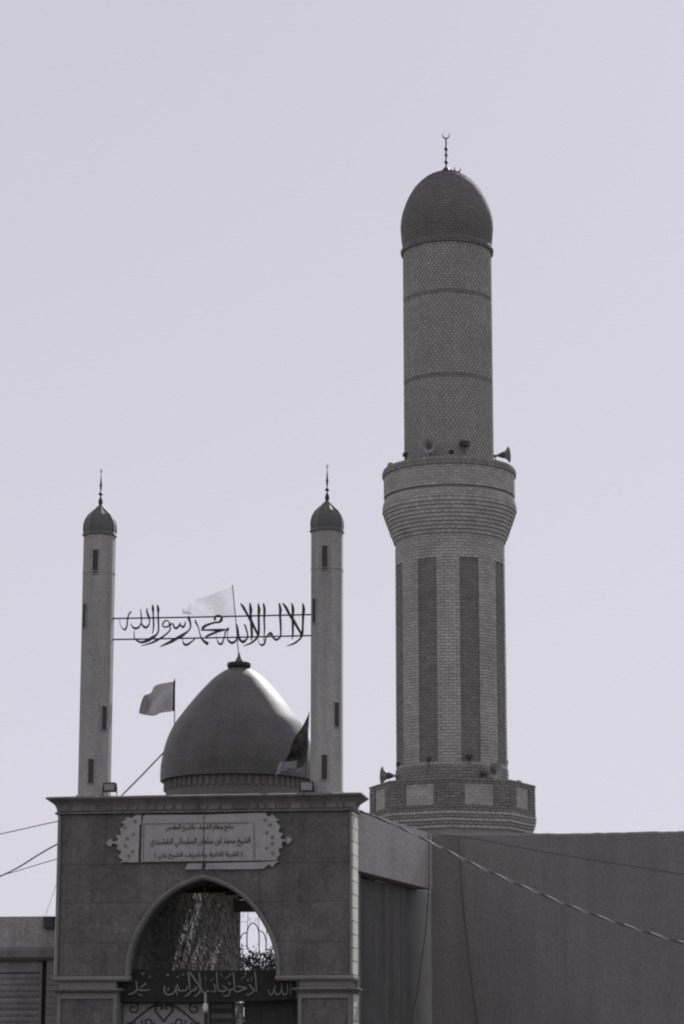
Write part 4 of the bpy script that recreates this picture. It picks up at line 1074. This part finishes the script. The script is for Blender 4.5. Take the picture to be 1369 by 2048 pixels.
# ------------------------------------------------------------------ loudspeakers and small fittings
def horn_meshes():
    bell = [(.030, 0), (.034, .06), (.05, .16), (.085, .26), (.14, .335), (.205, .385), (.235, .40), (.232, .408), (.2, .392), (.135, .345), (.078, .27), (.042, .16), (.02, .05)]
    a = MB(); a.lathe(bell, 28, cap=False); b = MB(); b.lathe([(.0, -.2), (.05, -.2), (.07, -.18), (.07, -.05), (.05, -.02), (.034, .01)], 18)
    c = MB(); c.lathe([(.0, .08), (.05, .12), (.10, .25), (.085, .30), (.0, .32)], 16)
    return a.mesh('bell', M['horn'], True), b.mesh('driver', M['horn_dark'], True), c.mesh('throat_cone', M['horn_dark'], True)
HB, HD, HC = horn_meshes()
def horn(px, py, near, direction, scale, label, foot=.22):
    """px, py: middle of the mouth; near: metres in front of the minaret's axis"""
    p = P(px, py, MY - near); d = Vector(direction).normalized(); base = p - d * .40 * scale
    t = thing('loudspeaker', label, 'loudspeaker', base, 0, 'horn loudspeakers on the tall minaret')
    e = d.to_track_quat('Z', 'Y').to_euler()
    for nm, me in (('bell', HB), ('driver', HD), ('throat_cone', HC)):
        o = link(nm, me, t, (0, 0, 0), e); o.scale = (scale,) * 3
    m = MB(); m.tube([(0, 0, -foot), tuple(d * .03 * scale)], .016, 6); m.build('stand', M['horn_dark'], t)
horn(765, 1551, .2, (-.96, .26, .06), 1.0, 'horn loudspeaker pointing left from the octagonal foot of the tall minaret')
horn(991, 1541, 1.75, (.55, -.8, .05), .95, 'horn loudspeaker facing out at the right of the tall minaret\'s octagonal foot')
horn(857, 892, 1.55, (-.22, -.95, -.1), .80, 'horn loudspeaker with dark mouth facing the street on the balcony of the tall minaret')
horn(1018, 909, -.1, (.97, .1, .12), .95, 'horn loudspeaker pointing right from the balcony of the tall minaret')
horn(783, 934, -.3, (-.5, .85, -.05), .55, 'tip of a horn loudspeaker behind the left rim of the balcony', .15)
horn(1037, 1569, -.6, (.2, .97, -.1), .50, 'small rounded horn loudspeaker on the right rim of the octagonal foot', .12)
def fitting(px, py, near, label, w=.16, h=.16):  # plain dark boxes standing for unidentified small fittings
    p = P(px, py, MY - near); t = thing('dark_fitting', label, 'lamp', p, random.uniform(-.5, .5), 'small fittings on the tall minaret')
    m = MB(); m.loft_rect([(-w / 2, w / 2, -.06, .05, -h * .2), (-w / 2, w / 2, -.08, .06, h * .4), (-w * .35, w * .35, -.05, .05, h * .55)]); m.build('housing', M['lampbody'], t)
    m = MB(); m.tube([(0, .02, -h), (w * .1, .03, -h * .2)], .02, 6); m.build('bracket', M['horn_dark'], t)
    m = MB(); m.box((-w * .4, -.09, -h * .1), (w * .4, -.079, h * .3)); m.build('glass', M['slot'], t)
fitting(929, 890, 1.3, 'dark fitting on the balcony against the upper shaft', .24, .22)
fitting(812, 911, .35, 'dark fitting at the left foot of the upper shaft', .16, .14)
fitting(799, 1531, .3, 'dark fitting low on the left edge of the lower shaft', .16, .16)
fitting(857, 1520, R_sh + .04, 'dark fitting at the foot of the left dark brick strip', .12, .12)
fitting(939, 1515, R_sh + .04, 'dark fitting at the foot of the right dark brick strip', .14, .14)
fitting(1011, 1526, .2, 'dark fitting low on the right edge of the lower shaft', .14, .14)
fitting(903, 905, 1.62, 'small dark fitting in the middle of the balcony rim', .12, .12)

# ------------------------------------------------------------------ cables
def strand(name, pts, r, label, cat, group, material='wire', twist=None):
    base = Vector(pts[0]); sp_ = [Vector(p) - base for p in spline([tuple(p) for p in pts], 14)]
    t = thing(name, label, cat, base, 0, group)
    if not twist:
        m = MB(); m.tube(sp_, r, 6); m.build('strand', M[material], t); return
    ln = [0.0]
    for a, b in zip(sp_, sp_[1:]): ln.append(ln[-1] + (b - a).length)
    fine = []; N = int(ln[-1] / .02)
    for k in range(N + 1):
        s = ln[-1] * k / N
        i = max(j for j in range(len(ln)) if ln[j] <= s + 1e-9); i = min(i, len(sp_) - 2)
        fine.append((sp_[i].lerp(sp_[i + 1], (s - ln[i]) / (ln[i + 1] - ln[i])), s))
    for ph in (0, 2 * pi / 3, 4 * pi / 3):
        m = MB(); m.tube([p + Vector((0, cos(ph + s / twist * 2 * pi), sin(ph + s / twist * 2 * pi))) * r for p, s in fine], r * 1.0, 7); m.build('strand', M[material if ph else 'glint_strand'], t)
CG = 'overhead cables'
cp = [(711, 1618, 36.1), (780, 1646, 35.7), (850, 1679, 35.2), (900, 1704, 34.9), (960, 1734, 34.5), (1050, 1774, 34.0), (1150, 1815, 33.4), (1250, 1850, 32.8), (1369, 1886, 32.1), (1500, 1918, 31.4), (1640, 1944, 30.6)]
strand('cable', [P(*q) for q in cp], .0085, 'thick twisted cable sagging from the gateway cornice across the long wall', 'cable', CG, 'cable', .46)
strand('cable', [P(*q) for q in ((862, 1669, 39.2), (940, 1676, 38.95), (1100, 1706, 38.3), (1250, 1730, 37.6), (1369, 1749, 37.0), (1500, 1766, 36.4))], .006, 'thin wire crossing the upper part of the long wall', 'cable', CG)
strand('cable', [P(*q) for q in ((917, 1674, 39.2), (920, 1720, 39.2), (925, 1790, 39.2), (934, 1880, 39.19), (947, 1990, 39.18), (956, 2060, 39.18), (966, 2150, 39.15))], .006, 'thin wire hanging down the long wall', 'cable', CG)
strand('cable', [P(*q) for q in ((858, 1667, 39.0), (858.5, 1720, 38.98), (857.5, 1782, 38.95), (853, 1850, 38.95), (846, 1905, 38.9), (834, 1990, 38.85), (826, 2025, 38.8), (822, 2100, 38.8))], .008, 'black wire dropping down the corner beside the ribbed door', 'cable', CG)
strand('cable', [P(*q) for q in ((119, 1686, 36.25), (80, 1708, 36.0), (40, 1733, 35.7), (0, 1753, 35.3), (-60, 1780, 34.8), (-160, 1812, 34.0))], .011, 'thick wire from the left side of the gateway out of the picture', 'cable', CG, 'cable')
strand('cable', [P(*q) for q in ((118, 1642, 36.25), (60, 1655, 36.6), (0, 1668, 37.0), (-80, 1683, 37.6))], .007, 'uppermost thin wire left of the gateway', 'cable', CG)
strand('cable', [P(*q) for q in ((118, 1717, 36.25), (70, 1731, 36.3), (20, 1746, 36.4), (-80, 1773, 36.6))], .006, 'lowest thin wire left of the gateway', 'cable', CG)
strand('cable', [P(*q) for q in ((116, 1758, 36.28), (106, 1790, 36.3), (96, 1818, 36.35), (92, 1834, 36.4))], .003, 'faint thin wire slanting down to the dark meter box', 'cable', CG)
